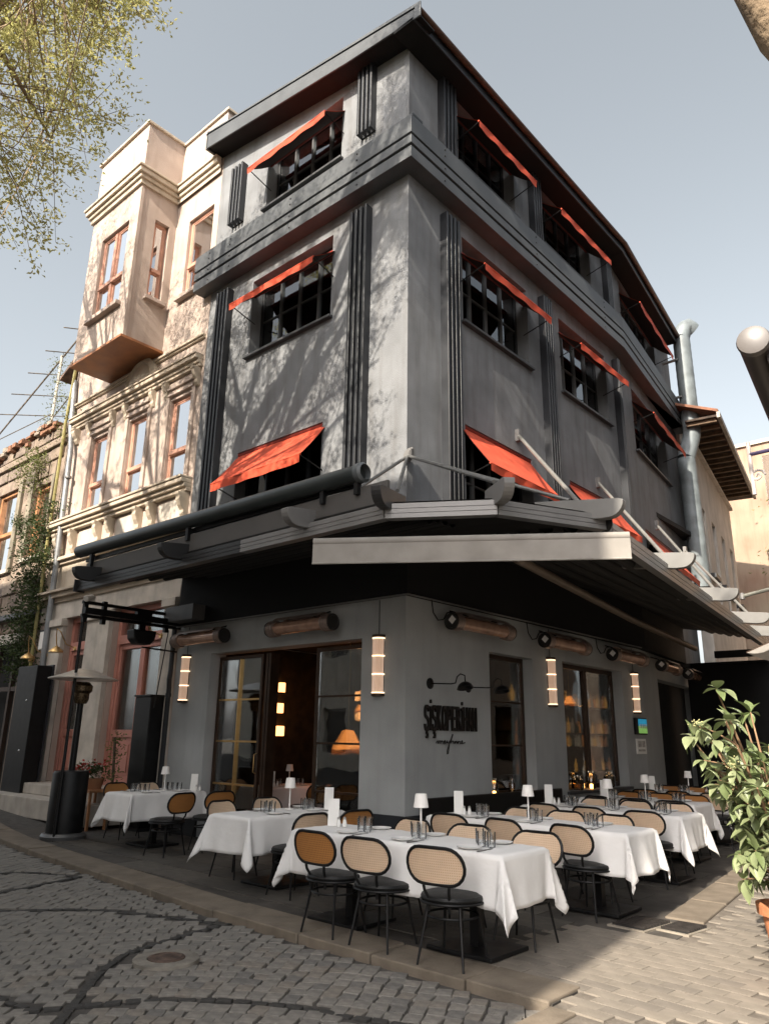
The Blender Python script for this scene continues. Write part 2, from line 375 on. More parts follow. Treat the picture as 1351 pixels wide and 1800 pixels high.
P('sett_field',M.mesh(big,'sett_field',SETTM,False,False),None,street,kind='stuff'); P('dark_sett_lines',M.mesh(bigd,'dark_sett_lines',SETTD,True,False),None,street,kind='stuff')
# right-hand lane: pavers in running bond
lane=P('lane_pavement',M().prism([(3.66,-30,-.3),(40,-30,-.3),(40,60,-.3),(-.6,60,-.3),(-.6,12.2,-.3),(kr(12),12,-.3),(kr(4),4,-.3),(kr(-.2),-.2,-.3),(3.74,-3.1,-.3)],(0,0,.293)),pm('lane_bed',(.15,.13,.108),.9,.2,8,.4,60),kind='structure')
y=-3.1
while y>-7.5:
    L=random.uniform(.7,1.0); P('edge_stone',M().box(3.74,y-L+.006,-.2,3.92,y,.006+random.uniform(0,.006)),KERB,lane,bevel=.01); y-=L
PME=[M().box(-.1245,-.0595,-.03,.1245,.0595,0).mesh('paver',PAV[i]) for i in range(4)]
cand=[]; random.seed(5); Rr=R(-6)
for i in range(-40,120):
    for j in range(-4,26):
        s=j*.253+(.125 if i%2 else 0); q=i*.124
        x=3.72+s*math.cos(Rr)-q*math.sin(Rr); y=-3.0+s*math.sin(Rr)+q*math.cos(Rr)
        if x<4.06 and y<-3.05: continue
        if (x-.14<kr(y) and not(x>2.3 and -2.62<y<-.95)) or y>11.5 or x>7.6: continue
        cand.append((x,y))
cand=[c for c in cand if inview((c[0],c[1]))]+[]
cand.sort(key=lambda s:rel(s).length)
pf=M()
for k,(x,y) in enumerate(cand):
    z=.0045+random.uniform(-.0015,.0015)
    if k<300:
        o=bpy.data.objects.new('paver',PME[random.choices((0,1,2,3),(4,4,3,1))[0]]); COL.objects.link(o); o.parent=lane; o.location=(x,y,z); o.rotation_euler=(random.uniform(-.004,.004),random.uniform(-.004,.004),Rr)
    else:
        b=M().box(-.122,-.057,-.03,.122,.057,0); c,s=math.cos(Rr),math.sin(Rr); n=len(pf.v); pf.v+=[(x+u*c-v*s,y+u*s+v*c,z+w) for u,v,w in b.v]; pf.f+=[tuple(n+i for i in f) for f in b.f]
P('paver_field',pf.mesh('paver_field',pm('pavers_mixed',(.22,.193,.16),.85,.1,3,.25,60,col2=(.18,.158,.132)),False,False),None,lane,kind='stuff')
# drains and manhole
IRON=pm('cast_iron',(.035,.03,.027),.6,.25,12,.2,60,metal=.4)
for (cx,cy,w,l,a,lab) in((3.26,-.62,.30,.46,-.12,'iron drain grate with slanted bars beside the second table\'s chair'),(3.60,-.52,.24,.36,-.12,'smaller iron drain grate set in the sunlit lane edge')):
    t=thing('drain_grate',lab,'drain',(cx,cy,0))
    c,s=math.cos(a),math.sin(a); rt=lambda x,y,z:(cx+x*c-y*s,cy+x*s+y*c,z)
    m=M().box(-w/2-.03,-l/2-.03,-.02,w/2+.03,l/2+.03,.010).xf(rt); P('surround',m,pm('drain_concrete',(.24,.21,.17),.9,.15,6,.3,50),t)
    P('pit_shade',M().box(-w/2,-l/2,-.01,w/2,l/2,.014).xf(rt),pm('drain_dark',(.01,.01,.01),.9),t)  # solid black block stands in for the shade below the bars
    for k in range(9):
        q=-l/2+.03+k*(l-.06)/8; P('bar',M().bar(rt(-w/2,q-.02,.022),rt(w/2,q+.02,.022),.016,.016),IRON,t)
t=thing('manhole_cover','small round rusty manhole cover set in the cobbles','manhole cover',(1.11,-4.07,-.03))
P('ring',M().lathe([(.24,-.06),(.24,-.026),(.14,-.022),(.14,-.06)],28,(1.11,-4.07,0)),pm('manhole_mortar',(.22,.20,.17),.9,.2,8,.4,50),t,True)
P('lid',M().lathe([(.135,-.06),(.135,-.018),(.11,-.012),(.10,-.018),(.06,-.012),(0,-.012)],24,(1.11,-4.07,0)),pm('rusty_iron',(.10,.065,.05),.7,.3,14,.3,60),t,True)
# ---------------------------------------------------------------- restaurant building
FL=F((0,0,0),(-1,0,0),(0,-1,0)); FR=F((0,0,0),(0,1,0),(1,0,0)); FB=F((0,7.6,0),(-.126,1,0),(1,.126,0))
rest=thing('restaurant_building','dark grey rendered corner building with ribbed pilasters and red window awnings','building',(0,0,0))
LW=[(1.6,3.72,11.66,13.08),(1.72,3.93,8.43,10.08),(1.8,4.03,4.75,6.5),(.8,4.33,0,2.9)]
RW=[(1.41,3.35,11.6,13.0),(4.44,6.68,11.6,13.0),(1.47,3.64,8.35,10.05),(4.92,7.08,8.35,10.05),(1.47,3.56,4.75,6.46),(5.0,7.05,4.75,6.46),(1.99,3.26,.75,2.85),(4.28,6.69,.75,2.9)]
BW=[(1.0,4.2,11.6,12.9),(1.3,4.4,8.35,10.0),(1.45,4.4,4.75,6.4),(1.3,4.8,0,2.9)]
rake=lambda u:13.25+.185*u
P('wall',wall(FL,0,5.35,3.425,13.25,LW[:3],.32,rake),GREY,rest,label='sunlit street wall with tree shadows'); P('ground_floor_wall',wall(FL,0,5.35,0,3.42,LW[3:],.32),GREYL,rest)
P('wall',wall(FR,.32,7.6,3.425,13.25,RW[:6],.32),GREY,rest,label='shaded lane wall'); P('ground_floor_wall',wall(FR,.32,7.6,0,3.42,RW[6:],.32),GREYL,rest)
P('wall',wall(FB,0,5.95,3.425,13.25,BW[:3],.32),GREY,rest); P('ground_floor_wall',wall(FB,0,5.95,0,3.42,BW[3:],.32),GREYL,rest)
P('back_wall',M().box(-5.34,9.5,0,-.9,9.7,13.2).box(-5.34,.33,3.35,-5.2,9.5,13.2),GREY,rest)
P('roof',M().prism([(.46,-.42,13.2),(-5.5,-.42,14.3),(-5.5,13.2,14.3),(-.2,13.2,13.2),(.46,7.6,13.2)],(0,0,.05)),TRIM,rest)
P('inner_core',M().box(-4.6,1.3,3.45,-1.3,13,13.1),DARK,rest)  # dark block in place of rooms, their gloom put into the colour
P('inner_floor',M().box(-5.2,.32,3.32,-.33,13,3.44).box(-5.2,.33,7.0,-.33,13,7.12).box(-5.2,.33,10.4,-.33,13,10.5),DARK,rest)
# plinth skirt
for f_,a_,b_ in((FL,-.035,.8),(FL,4.33,5.3),(FR,.0,7.6),(FB,0.002,1.3),(FB,4.8,5.9)):
    m=M(); f_.box(m,a_,0,0,b_,.035,.62); P('plinth',m,TRIM,rest,bevel=.006)
# rake fascia on the street gable, eave and gutter on the lane side
m=M().prism([(.58,-.42,12.98),(.58,-.42,13.3),(-5.45,-.42,14.38),(-5.45,-.42,13.92),(-1.1,-.42,13.2)],(0,.03,0)); P('rake_fascia',m,BAND,rest,bevel=.01)
P('rake_soffit',M().prism([(.55,-.39,13.02),(-1.1,-.39,13.22),(-5.42,-.39,13.94),(-5.42,.0,13.94),(-1.1,.0,13.22),(.55,.0,13.02)],(0,0,.03)),BLACKF,rest)
P('rake_end',M().box(-5.47,-.42,13.9,-5.42,.3,14.38),BAND,rest)
def eave(fr,u0,u1,nm):
    m=M(); fr.box(m,u0,0.002,13.0,u1,.42,13.06); P('eave_soffit',m,BLACKF,rest)
    m=M(); fr.box(m,u0,.42,12.99,u1,.45,13.2); P('eave_fascia',m,TRIM,rest,bevel=.01)
    k=M(); n=10; pts=[]
    for i in range(n+1): a=math.pi+math.pi*i/n; pts.append((.51+.06*math.cos(a),13.2+.06*math.sin(a)))
    for i in range(n): k.quad(fr.p(u0,pts[i][0],pts[i][1]),fr.p(u1,pts[i][0],pts[i][1]),fr.p(u1,pts[i+1][0],pts[i+1][1]),fr.p(u0,pts[i+1][0],pts[i+1][1]))
    P('gutter',k,pm('brown_gutter',(.10,.052,.035),.4,.1,5,metal=.2),rest,smooth=True)
eave(FR,-.42,7.65,'a'); eave(FB,-.02,5.2,'b')
# string course of three stepped boards with recessed gaps
for nm,z0,z1,d in(('course_board',10.87,11.22,.30),('course_board',10.66,10.82,.30),('course_board',10.40,10.61,.29)):
    m=M().prism([(-5.6,-d,z0),(d,-d,z0),(d,7.6,z0),(d-.126*5.9,13.5,z0),(-.126*5.9-.05,13.5,z0),(-.0,7.6,z0),(0,-.001,z0),(-5.6,-.001,z0)],(0,0,z1-z0)); P(nm,m,BAND,rest,bevel=.006)
m=M().prism([(-5.58,-.22,10.45),(.22,-.22,10.45),(.22,7.6,10.45),(.22-.126*5.9,13.45,10.45),(-.126*5.9-.05,13.45,10.45),(0,7.6,10.45),(0,-.002,10.45),(-5.58,-.002,10.45)],(0,0,.6)); P('course_core',m,TRIM,rest)
m=M(); FL.box(m,-.3,.005,11.224,5.35,.26,11.27); P('course_flashing',m,TRIM,rest)
for f_,us_ in((FL,(.9,2.6,4.4,5.1)),(FR,(.6,3.6,6.6))):
    for u in us_:
        for z in(10.5,10.74,11.0,11.13): P('bolt_head',M().lathe([(.016,0),(.013,.012),(0,.014)],8,f_.p(u,.302 if z>10.62 else .292,z),f_.n),STEELD,rest)
# ribbed pilasters: four fins on a backing strip
def pil(fr,u0,u1,z0,z1):
    m=M(); fr.box(m,u0,.0,z0,u1,.025,z1); p=P('pilaster',m,TRIM,rest)
    w=(u1-u0)/7.2
    for k in range(4):
        a=u0+k*(u1-u0-w)/3; m=M(); fr.box(m,a,.02,z0,a+w,.15,z1+.012); P('fin',m,TRIM,p,bevel=.006)
for a,b in((.79,1.17),(4.55,4.93)): pil(FL,a,b,4.4,10.15)
for a,b in((.75,1.09),(4.43,4.8)): pil(FL,a,b,11.75,13.17)
for a,b in((.84,1.22),(4.08,4.4),(7.45,7.58)): pil(FR,a,b,4.4,10.12)
for a,b in((.8,1.18),(3.9,4.22),(7.3,7.55)): pil(FR,a,b,11.27,13.0)
FRAME=pm('window_frame_dark',(.022,.023,.025),.4,.1,6); FRAMEL=pm('window_frame_grey',(.09,.09,.09),.45,.1,6); SILL=pm('window_sill_dark',(.05,.052,.055),.5,.1,6)
def window(fr,parent,u0,u1,z0,z1,cols,rows,rec=.2,fm=None,mul=None,gl=None,fw=.055,bar=.02,sill=.09,sillm=None,backing=None,bdep=.22,tilt=()):
    fm=fm or FRAME; mul=mul or fm; gl=gl or GLASSU
    m=M(); d0,d1=-rec-.06,-rec
    fr.box(m,u0,d0,z0,u0+fw,d1,z1); fr.box(m,u1-fw,d0,z0,u1,d1,z1); fr.box(m,u0+fw,d0,z1-fw,u1-fw,d1,z1); fr.box(m,u0+fw,d0,z0,u1-fw,d1,z0+fw)
    w=P('window',m,fm,parent,bevel=.004)
    cw=(u1-u0-2*fw)/cols; rh=(z1-z0-2*fw)/rows; m=M()
    for c in range(1,cols): a=u0+fw+c*cw; fr.box(m,a-bar,d0+.005,z0+fw,a+bar,d1+.012,z1-fw)
    for r in range(1,rows):
        b=z0+fw+r*rh; 
        for c in range(cols): a=u0+fw+c*cw; fr.box(m,a+bar,d0+.01,b-bar*.5,a+cw-bar,d1-.006,b+bar*.5)
    if m.v: P('mullion',m,mul,w)
    for c in range(cols):
        for r in range(rows):
            a=u0+fw+c*cw; b=z0+fw+r*rh; m=M(); t=random.uniform(-.006,.006); fr.box(m,a+.002,d0+.022,b+.002,a+cw-.002,d0+.030,b+rh-.002)
            P('pane',m,gl,w)
    if sill: m=M(); fr.box(m,u0-.06,-rec,z0-.05,u1+.06,sill,z0-.002); P('sill',m,sillm or SILL,w,bevel=.006)
    if backing: m=M(); fr.box(m,u0+.02,d0-bdep,z0+.02,u1-.02,d0-bdep+.012,z1-.02); P('curtain',m,backing,w)
    return w
random.seed(2)
for i,(a,b,c,d) in enumerate(LW[:3]): window(FL,rest,a,b,c,d,4,2,.24,FRAME,FRAMEL if i!=2 else FRAME)
for a,b,c,d in RW[:6]: window(FR,rest,a,b,c,d,4,2,.24,FRAME,FRAME if c>11 else FRAMEL)
for a,b,c,d in BW[:3]: window(FB,rest,a,b,c,d,4,2,.24)
# ground-floor openings
wd=window(FR,rest,1.99,3.26,.75,2.85,1,3,.18,BRONZE,BRONZE,GLASSD,.07,.025,.05); wd['label']='tall bronze-framed window with candles on its sill'
window(FR,rest,4.28,6.69,.75,2.9,2,1,.2,BRONZE,BRONZE,GLASSD,.08,.05,.05)
m=M(); FB.box(m,1.3,-.3,0,4.8,-.25,2.9); P('doorway_gloom_sheet',m,DARK,rest)  # near-black sheet stands in for the unlit room beyond
# folding glazed street doors: two leaves folded left, one leaf right, open middle
def leaf(fr,u0,u1,z1,cols,rows,rec,lab=None,rot=None):
    fw=.055; m=M()
    fr.box(m,u0,-rec-.05,.02,u0+fw,-rec,z1); fr.box(m,u1-fw,-rec-.05,.02,u1,-rec,z1); fr.box(m,u0+fw,-rec-.05,z1-fw,u1-fw,-rec,z1); fr.box(m,u0+fw,-rec-.05,.02,u1-fw,-rec,.16)
    w=P('door',m,BRONZE,rest,bevel=.004,label=lab)
    cw=(u1-u0-2*fw)/cols; rh=(z1-.16-fw)/rows; m=M()
    for c in range(1,cols): a=u0+fw+c*cw; fr.box(m,a-.016,-rec-.045,.16,a+.016,-rec+.004,z1-fw)
    for r in range(1,rows):
        b=.16+r*rh
        for c in range(cols): a=u0+fw+c*cw; fr.box(m,a+.016 if c else a,-rec-.04,b-.014,a+cw-(.016 if c<cols-1 else 0),-rec-.004,b+.014)
    P('glazing_bar',m,BRASS if cols>1 else BRONZE,w)
    for c in range(cols):
        for r in range(rows):
            a=u0+fw+c*cw; b=.16+r*rh; m=M(); fr.box(m,a+.002,-rec-.03,b+.002,a+cw-.002,-rec-.022,b+rh-.002); P('pane',m,GLASSD,w)
    m=M().tube([fr.p(u0+.03,-rec+.0,1.0),fr.p(u0+.03,-rec+.05,1.02),fr.p(u0+.03,-rec+.05,1.28),fr.p(u0+.03,-rec,1.3)],.009,6); P('handle',m,BRASS,w,True)
leaf(FL,3.12,4.28,2.84,2,4,.16,'gilt-barred glazed door leaf'); leaf(FL,.84,1.86,2.84,1,4,.14,'bronze glazed door leaf beside the corner pillar')
for u in(2.93,3.0): 
    m=M(); FL.box(m,u,-.34,.02,u+.05,-.16,2.84); P('folded_leaf',m,BRONZE,rest)
# ---- interior of the ground floor
room=thing('dining_room','dim dining room with dark patterned walls seen through the open doors','room',(-2.6,3,0))
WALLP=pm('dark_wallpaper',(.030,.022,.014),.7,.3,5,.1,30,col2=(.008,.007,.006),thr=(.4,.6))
P('floor',M().box(-5.0,.33,-.05,-.33,9.3,.0),pm('parquet',(.10,.055,.03),.4,.2,6,.05,40),room)
P('ceiling',M().box(-5.0,.34,3.22,-.33,9.3,3.28),DARK,room)
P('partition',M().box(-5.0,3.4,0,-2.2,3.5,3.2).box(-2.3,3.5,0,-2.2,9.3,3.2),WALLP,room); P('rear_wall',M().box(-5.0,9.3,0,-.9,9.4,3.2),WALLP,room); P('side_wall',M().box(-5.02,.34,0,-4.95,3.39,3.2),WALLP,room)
AMB=pm('lamp_glow_amber',(.9,.5,.2),.5,.05,4,emit=(1,.40,.12),es=2.2)
AMBS=pm('lamp_shade_amber',(.55,.2,.06),.6,.3,9,emit=(1,.30,.06),es=1.6)
for k,(x,y,z,w,ax) in enumerate([(-4.93,2.09,2.38,.10,0),(-4.93,1.99,1.99,.26,0),(-4.93,2.09,1.57,.15,0),(-3.96,3.39,2.26,.12,1),(-3.86,3.39,1.9,.12,1)]):
    t=thing('interior_sconce',('narrow amber block lamp, top of three inside the open doors','wide amber block lamp, middle of three inside the open doors','small amber block lamp, lowest of three inside the open doors','upper amber lamp behind the bronze door leaf','lower amber lamp behind the bronze door leaf')[k],'wall lamp',(x,y,z),'amber block lamps inside')
    bx_=(lambda a,b,c,d,e,f:M().box(x+b,y+a,z+c,x+e,y+d,z+f)) if ax==0 else (lambda a,b,c,d,e,f:M().box(x+a,y-b,z+c,x+d,y-e,z+f))
    P('glass_block',bx_(-w/2,.02,0,w/2,.12,.18),AMB,t,bevel=.01); P('shelf',bx_(-w/2-.05,0,-.03,w/2+.05,.14,-.003),BLACK,t)
def fringed(x,y,z,s,lab):
    t=thing('fringed_lamp',lab,'lamp',(x,y,z)); pr=[(.10,.34),(.13,.30),(.19,.18),(.27,.06),(.29,0)]
    m=M(); n=16; b=0
    for r,h in pr: m.v+=[(x+s*r*(1+.04*math.cos(8*2*math.pi*j/n))*math.cos(2*math.pi*j/n),y+s*r*math.sin(2*math.pi*j/n),z+s*h) for j in range(n)]
    for i in range(len(pr)-1):
        for j in range(n): m.f.append((i*n+j,i*n+(j+1)%n,i*n+n+(j+1)%n,i*n+n+j))
    P('lamp_shade',m,AMBS,t,True)
    m=M()
    for j in range(40): a=2*math.pi*j/40; m.bar((x+s*.29*math.cos(a),y+s*.29*math.sin(a),z),(x+s*.29*math.cos(a),y+s*.29*math.sin(a),z-s*(.08+.02*math.sin(5*a))),.012,.006)
    P('fringe',m,pm('amber_fringe',(.4,.13,.03),.8,.2,20,emit=(1,.25,.04),es=.5),t); P('stem',M().tube([(x,y,z+s*.34),(x,y,3.22)],.008,6),BRASS,t)
fringed(-3.15,2.2,1.36,.95,'orange fringed lamp shade glowing behind the bronze door')
fringed(-3.5,2.9,2.05,.3,'small amber lamp shade deeper in the dining room')
# bar seen through the lane window
bar=thing('bar_cabinet','back bar with lit bottle shelf seen through the lane window','bar',(-1.7,7,0))
P('cabinet',M().box(-1.75,4.6,0,-1.6,9.3,3.0).box(-1.6,4.6,.9,-1.15,9.3,.95).box(-1.6,4.6,0,-1.2,9.3,.9),pm('bar_wood',(.035,.02,.012),.4,.3,5),bar)
for z in(1.45,1.72,2.28): P('shelf',M().box(-1.6,4.7,z-.03,-1.3,9.2,z),BRONZE,bar)
P('light_strip',M().box(-1.58,6.9,2.29,-1.55,8.2,2.32),pm('warm_strip',(.9,.5,.2),.5,emit=(1,.42,.12),es=9),bar)
fringed(-1.2,6.75,2.3,.45,'amber hanging lamp over the bar end')
random.seed(9); BT=[pm('bottle_%d'%i,c,.12,.1,6,spec=.6,emit=c,es=e) for i,(c,e) in enumerate([((.30,.10,.02),.5),((.05,.08,.03),.05),((.45,.36,.25),.15),((.35,.16,.03),.7)])]  # bottles glow by themselves: the shelf light is put into their material
k=0
for z in(.955,1.452,1.722,2.282):
    y=4.9+random.random()*.1
    while y<9.0:
        h=random.uniform(.24,.32); r=random.uniform(.032,.042)
        P('bottle',M().lathe([(r,0),(r,h*.6),(r*.35,h*.75),(r*.3,h),(0,h)],8,(-1.44 if z>1 else -1.35,y,z)),BT[random.randrange(4)] if z<2 else BT[(0,3,2)[k%3]],None,True,label='bottle with added faint glow on the back bar shelves',cat='bottle',group='bottles on the back bar'); k+=1
        y+=random.uniform(.1,.2) if z>1 else random.uniform(.25,.5)
# candle jars on the lane window sills
for (y,h,r,lit,lab_) in((2.12,.26,.065,1,'slim amber candle jar in the narrow lane window'),(2.62,.24,.05,0,'slim unlit jar in the narrow lane window'),(4.72,.24,.11,0,'squat unlit jar at the near end of the bar window'),(5.22,.30,.085,1,'tall amber candle jar in the bar window'),(5.95,.28,.10,0,'round unlit jar past the candle in the bar window')):
    t=thing('candle_jar',lab_,'jar',(.0,y,.75),'jars on the lane window sills')
    P('jar_body',M().lathe([(r*.7,0),(r,.03),(r,h*.7),(r*.55,h*.85),(r*.6,h)],14,(-.06,y,.752),cap1=False),glass('jar_glass',(.75,.6,.42),1.6),t,True)
    if lit: P('candle',M().lathe([(.03,0),(.03,.07),(0,.08)],8,(-.06,y,.76)),pm('candle_glow',(.9,.6,.3),.5,emit=(1,.55,.2),es=6),t,True)
# ---------------------------------------------------------------- red window awnings
def red_awning(fr,u0,u1,zt,lab,drop=.78,out=.5,ww=.13):
    t=thing('window_awning',lab,'awning',fr.p((u0+u1)/2,0,zt),'red window awnings')
    a,b=u0-.06,u1+.02; tp=.28 if zt>7 else 0
    fn=lambda s,q:fr.p(a+(b-a)*s,-.06+(out+.06)*q,zt-.02-tp-(drop-tp)*q-.035*math.sin(math.pi*q)*(.6+.4*math.sin(7*s)))
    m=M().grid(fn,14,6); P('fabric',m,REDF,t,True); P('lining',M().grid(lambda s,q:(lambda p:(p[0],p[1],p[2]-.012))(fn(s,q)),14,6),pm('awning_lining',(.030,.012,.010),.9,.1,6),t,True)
    m=M(); n=28
    for i in range(n):
        s0,s1=i/n,(i+1)/n; w=lambda s:.006*math.sin(s*23+u0)
        m.quad(fr.p(a+(b-a)*s0,out+.012+w(s0),zt-drop-.03),fr.p(a+(b-a)*s1,out+.012+w(s1),zt-drop-.03),fr.p(a+(b-a)*s1,out+.004+2*w(s1),zt-drop-.03-ww),fr.p(a+(b-a)*s0,out+.004+2*w(s0),zt-drop-.03-ww))
    P('valance',m,REDD,t,True)
    P('front_bar',M().tube([fr.p(a,out,zt-drop-.03),fr.p(b,out,zt-drop-.03)],.016,8),REDD,t,True)
    for u in(a+.02,b-.02): P('arm',M().tube([fr.p(u,-.1,zt-drop-.18),fr.p(u,out-.01,zt-drop-.04)],.011,6),BLACK,t,True)
    P('cassette',M().tube([fr.p(a,-.05,zt-.03-tp),fr.p(b,-.05,zt-.03-tp)],.035,8),pm('red_cassette',(.22,.03,.02),.5),t,True)
nmL=['top','third','second']
for (a,b,c,d),nm in zip(LW[:3],nmL): red_awning(FL,a,b,d,'red fabric awning over the %s-floor window on the street side'%nm,drop=.72 if d>7 else .70,ww=.14 if d<7 else .12)
for k,(a,b,c,d) in enumerate(RW[:6]): red_awning(FR,a,b,d,'red awning over the %s-floor lane window %s'%(('top','third','second')[k//2],('next to the corner','in the middle of the wall')[k%2]))
for (a,b,c,d),nm in zip(BW[:3],nmL): red_awning(FB,a,b,d,'red awning over the %s-floor lane window beside the metal duct'%nm)
# ---------------------------------------------------------------- terrace canopy (pergola)
can=thing('terrace_canopy','dark retractable terrace canopy with aluminium gutter rail round the corner','canopy',(0,0,3.4))
RP=[(-5.2,-2.05),(1.42,-2.05),(2.42,-1.44),(3.02,-.22)]; RQ=[(2.96,.05),(1.52,11.33)]
def rail(a,b,mat,z0=3.77,z1=3.93,nm='gutter_rail'):
    A=Vector((*a,0));B=Vector((*b,0)); d=(B-A).normalized(); n=Vector((d.y,-d.x,0))
    fr=F(A,d,n); L=(B-A).length; m=M()
    for i,(za,zb,dd) in enumerate([(0,.30,.03),(.30,.34,.018),(.34,.62,.03),(.62,.66,.018),(.66,1,.03)]): fr.box(m,0,-.08,z0+(z1-z0)*za,L,dd,z0+(z1-z0)*zb)
    P(nm,m,mat,can)
rail(RP[0],(-1.0,-2.05),STEELD);rail((-.995,-2.05),RP[1],STEEL);rail(RP[1],RP[2],STEEL);rail(RP[2],RP[3],STEEL);rail(RQ[0],RQ[1],STEEL,3.72,3.93)  # one rail, left part darker: its dim reflections put into the metal colour
P('rail_end_cap',M().lathe([(.10,0),(.10,.05),(.07,.06),(.07,.02)],20,(3.0,-.22,3.86),(.45,.89,0)),BLACK,can,True)
P('left_end_cap',M().box(-5.215,-2.14,3.75,-5.2,-1.95,3.95),STEELD,can)
# roof skin: from the wall beam down to the rails
zw,zr=4.32,3.96
def roofq(p): return [(x,y,z) for x,y,z in p]
m=M(); m.quad((-5.2,-.01,zw),(-5.2,-2.03,zr),(1.42,-2.03,zr),(0.01,-.01,zw)); m.v+=[(.01,-.01,zw),(1.42,-2.03,zr),(2.42,-1.42,zr),(3.0,-.2,zr),(2.96,.05,zr)]; n=len(m.v)-5
m.f+=[(n,n+1,n+2),(n,n+2,n+3),(n,n+3,n+4)]; m.quad((.01,-.01,zw),(2.96,.05,zr),(1.98,7.6,zr),(.01,7.6,zw)); m.quad((.01,7.6,zw),(1.98,7.6,zr),(1.52,11.33,zr),(-.46,11.33,zw))
P('roof_skin',m,BLACKF,can)
# pleats of the folded fabric hanging between the beams
def pleat(a,b,h,w,mat=BLACKF):
    A=Vector(a);B=Vector(b); d=(B-A).normalized(); n=Vector((d.y,-d.x,0)); m=M(); k=6
    for i in range(k):
        t0,t1=math.pi*i/k,math.pi*(i+1)/k
        p=lambda P_,t:P_+n*(w/2*math.cos(t))+Vector((0,0,-h*math.sin(t)))
        m.quad(p(A,t0),p(B,t0),p(B,t1),p(A,t1))
    P('fabric_pleat',m,mat,can,True)
PLE=pm('pleat_fabric',(.018,.0175,.017),.75,.2,4,.1,90)
for i in range(9):
    y=-1.92+i*.2; z=3.99+.17*(y+2.03)/1.0*1.0; pleat((-5.1+.12*i,y,z-.02),(1.3-.55*max(0,(y+2.0))*.3,y,z-.02),.10+.015*(i%3),.17,PLE)
for i in range(6):
    f=i*.17; pleat((2.75-f*2.1,.15+f*.3,3.97+f*.28),(1.4-f*1.2,11.2,3.97+f*.28),.09+.012*(i%2),.2,PLE)
m=M(); FL.box(m,-.0,.005,3.42,5.2,.14,4.3); P('wall_beam',m,BLACKF,can); m=M(); FR.box(m,-.14,.005,3.42,7.6,.14,4.3); P('wall_beam',m,BLACKF,can); m=M(); FB.box(m,0.003,.005,3.42,3.6,.14,4.3); P('wall_beam',m,BLACKF,can)
m=M().box(-5.2,-1.98,3.935,1.38,-1.94,4.24); P('fascia_panel',m,pm('taupe_panel',(.075,.07,.066),.6,.1,2,.05,40),can)
P('side_beam',M().box(-5.205,-1.93,3.42,-5.13,-.15,3.52),BLACK,can)
P('beam_end_plate',M().box(-5.22,-.4,3.46,-4.4,-.145,3.72),pm('plate_grey',(.10,.10,.10),.5,.1,4),can)
def rafter(tip,dirv,L,mat,z=4.06,w=.11):
    T=Vector((*tip,0)); D=Vector((*dirv,0)).normalized(); S=D.cross(Vector((0,0,1)))
    prof=[(0,z-.02)]+[(-.0-.17*(1-math.cos(a)),z-.03-.17*math.sin(a)) for a in [math.pi/2*i/6 for i in range(7)]]+[(-.26,z-.20),(-L,z-.20+.11*(L-.2)),(-L,z+.02+.11*(L-.2)),(-.06,z)]
    poly=[T+D*d+S*(-w/2)+Vector((0,0,zz)) for d,zz in prof]
    P('rafter',M().prism(poly,S*w),mat,can,bevel=.006)
for x in(-4.72,-2.33,.21): rafter((x,-2.42),(0,-1),.75,STEELD if x<0 else STEEL)  # western rafters in darker metal, lack of sky light put into the colour
rafter((1.55,-2.36),(.35,-1),.75,STEELD); rafter((2.74,-1.70),(.75,-.66),.75,STEEL)
for x,y in((3.30,-.31),(3.03,2.56),(2.72,5.47),(2.42,8.4),(2.16,10.6)): rafter((x,y),(1,.13),1.0,pm('sky_lit_rafter',(.15,.147,.14),.5,.06,4))  # lane rafters paler: sky light put into their colour
RODM=pm('rod_grey',(.16,.16,.155),.4,.1,5,metal=.4)
rods=[((.05,-.05,5.42),(.25,-1.75,4.2)),((.06,-.06,5.42),(1.3,-1.72,4.2)),((.07,-.06,5.42),(2.3,-1.3,4.2)),((.07,-.04,5.42),(2.55,-.1,4.24)),((.05,3.05,6.75),(2.55,.2,4.25)),((.05,6.18,6.71),(2.32,3.5,4.22)),((.0,9.33,6.5),(2.05,6.5,4.22)),((-.25,11.8,6.4),(1.8,9.2,4.2))]
for i,(a,b) in enumerate(rods):
    P('tie_rod',M().tube([a,b],.030 if i>3 else .024,8),pm('pale_rod',(.22,.215,.20),.45,.08,5,metal=.3) if i>3 else RODM,can,True)
    P('rod_bracket',M().box(a[0]-.05,a[1]-.04,a[2]-.1,a[0]+.03,a[1]+.04,a[2]+.12) if i>3 else M().box(a[0]-.04,a[1]-.035+.02*i,a[2]-.09+.03*i,a[0]+.05,a[1]+.02+.02*i,a[2]+.05+.03*i),STEEL,can)
P('under_beam',M().tube([(1.80,-.1,3.66),(.93,5.21,3.66),(.28,10.2,3.66)],.06,10),pm('brown_beam',(.12,.09,.065),.5,.1,4),can,True)
P('under_beam',M().box(.45,10.95,3.5,1.75,11.1,3.66),STEELD,can)
# rolled awning cassette lying above the street canopy
t=thing('rolled_awning','long dark rolled awning tube lying above the street canopy','awning',(-2.2,-2.0,4.45))
P('roll',M().tube([(-5.45,-2.0,4.47),(.98,-2.0,4.40)],.105,20),pm('dark_green_vinyl',(.028,.034,.034),.32,.1,3,spec=.5),t,True)
P('end_disc',M().lathe([(.118,0),(.118,.07),(.09,.1),(.09,.0)],20,(.97,-2.0,4.4),(1,0,0)),pm('roll_cap',(.10,.11,.115),.4),t,True)
for x in(-5.0,-2.3,.4,.95): P('bracket',M().box(x-.03,-2.03,4.15,x+.03,-1.97,4.36),BLACK,t)
P('under_gutter',M().box(-5.3,-1.95,4.28,.9,-1.9,4.34),BLACK,t)
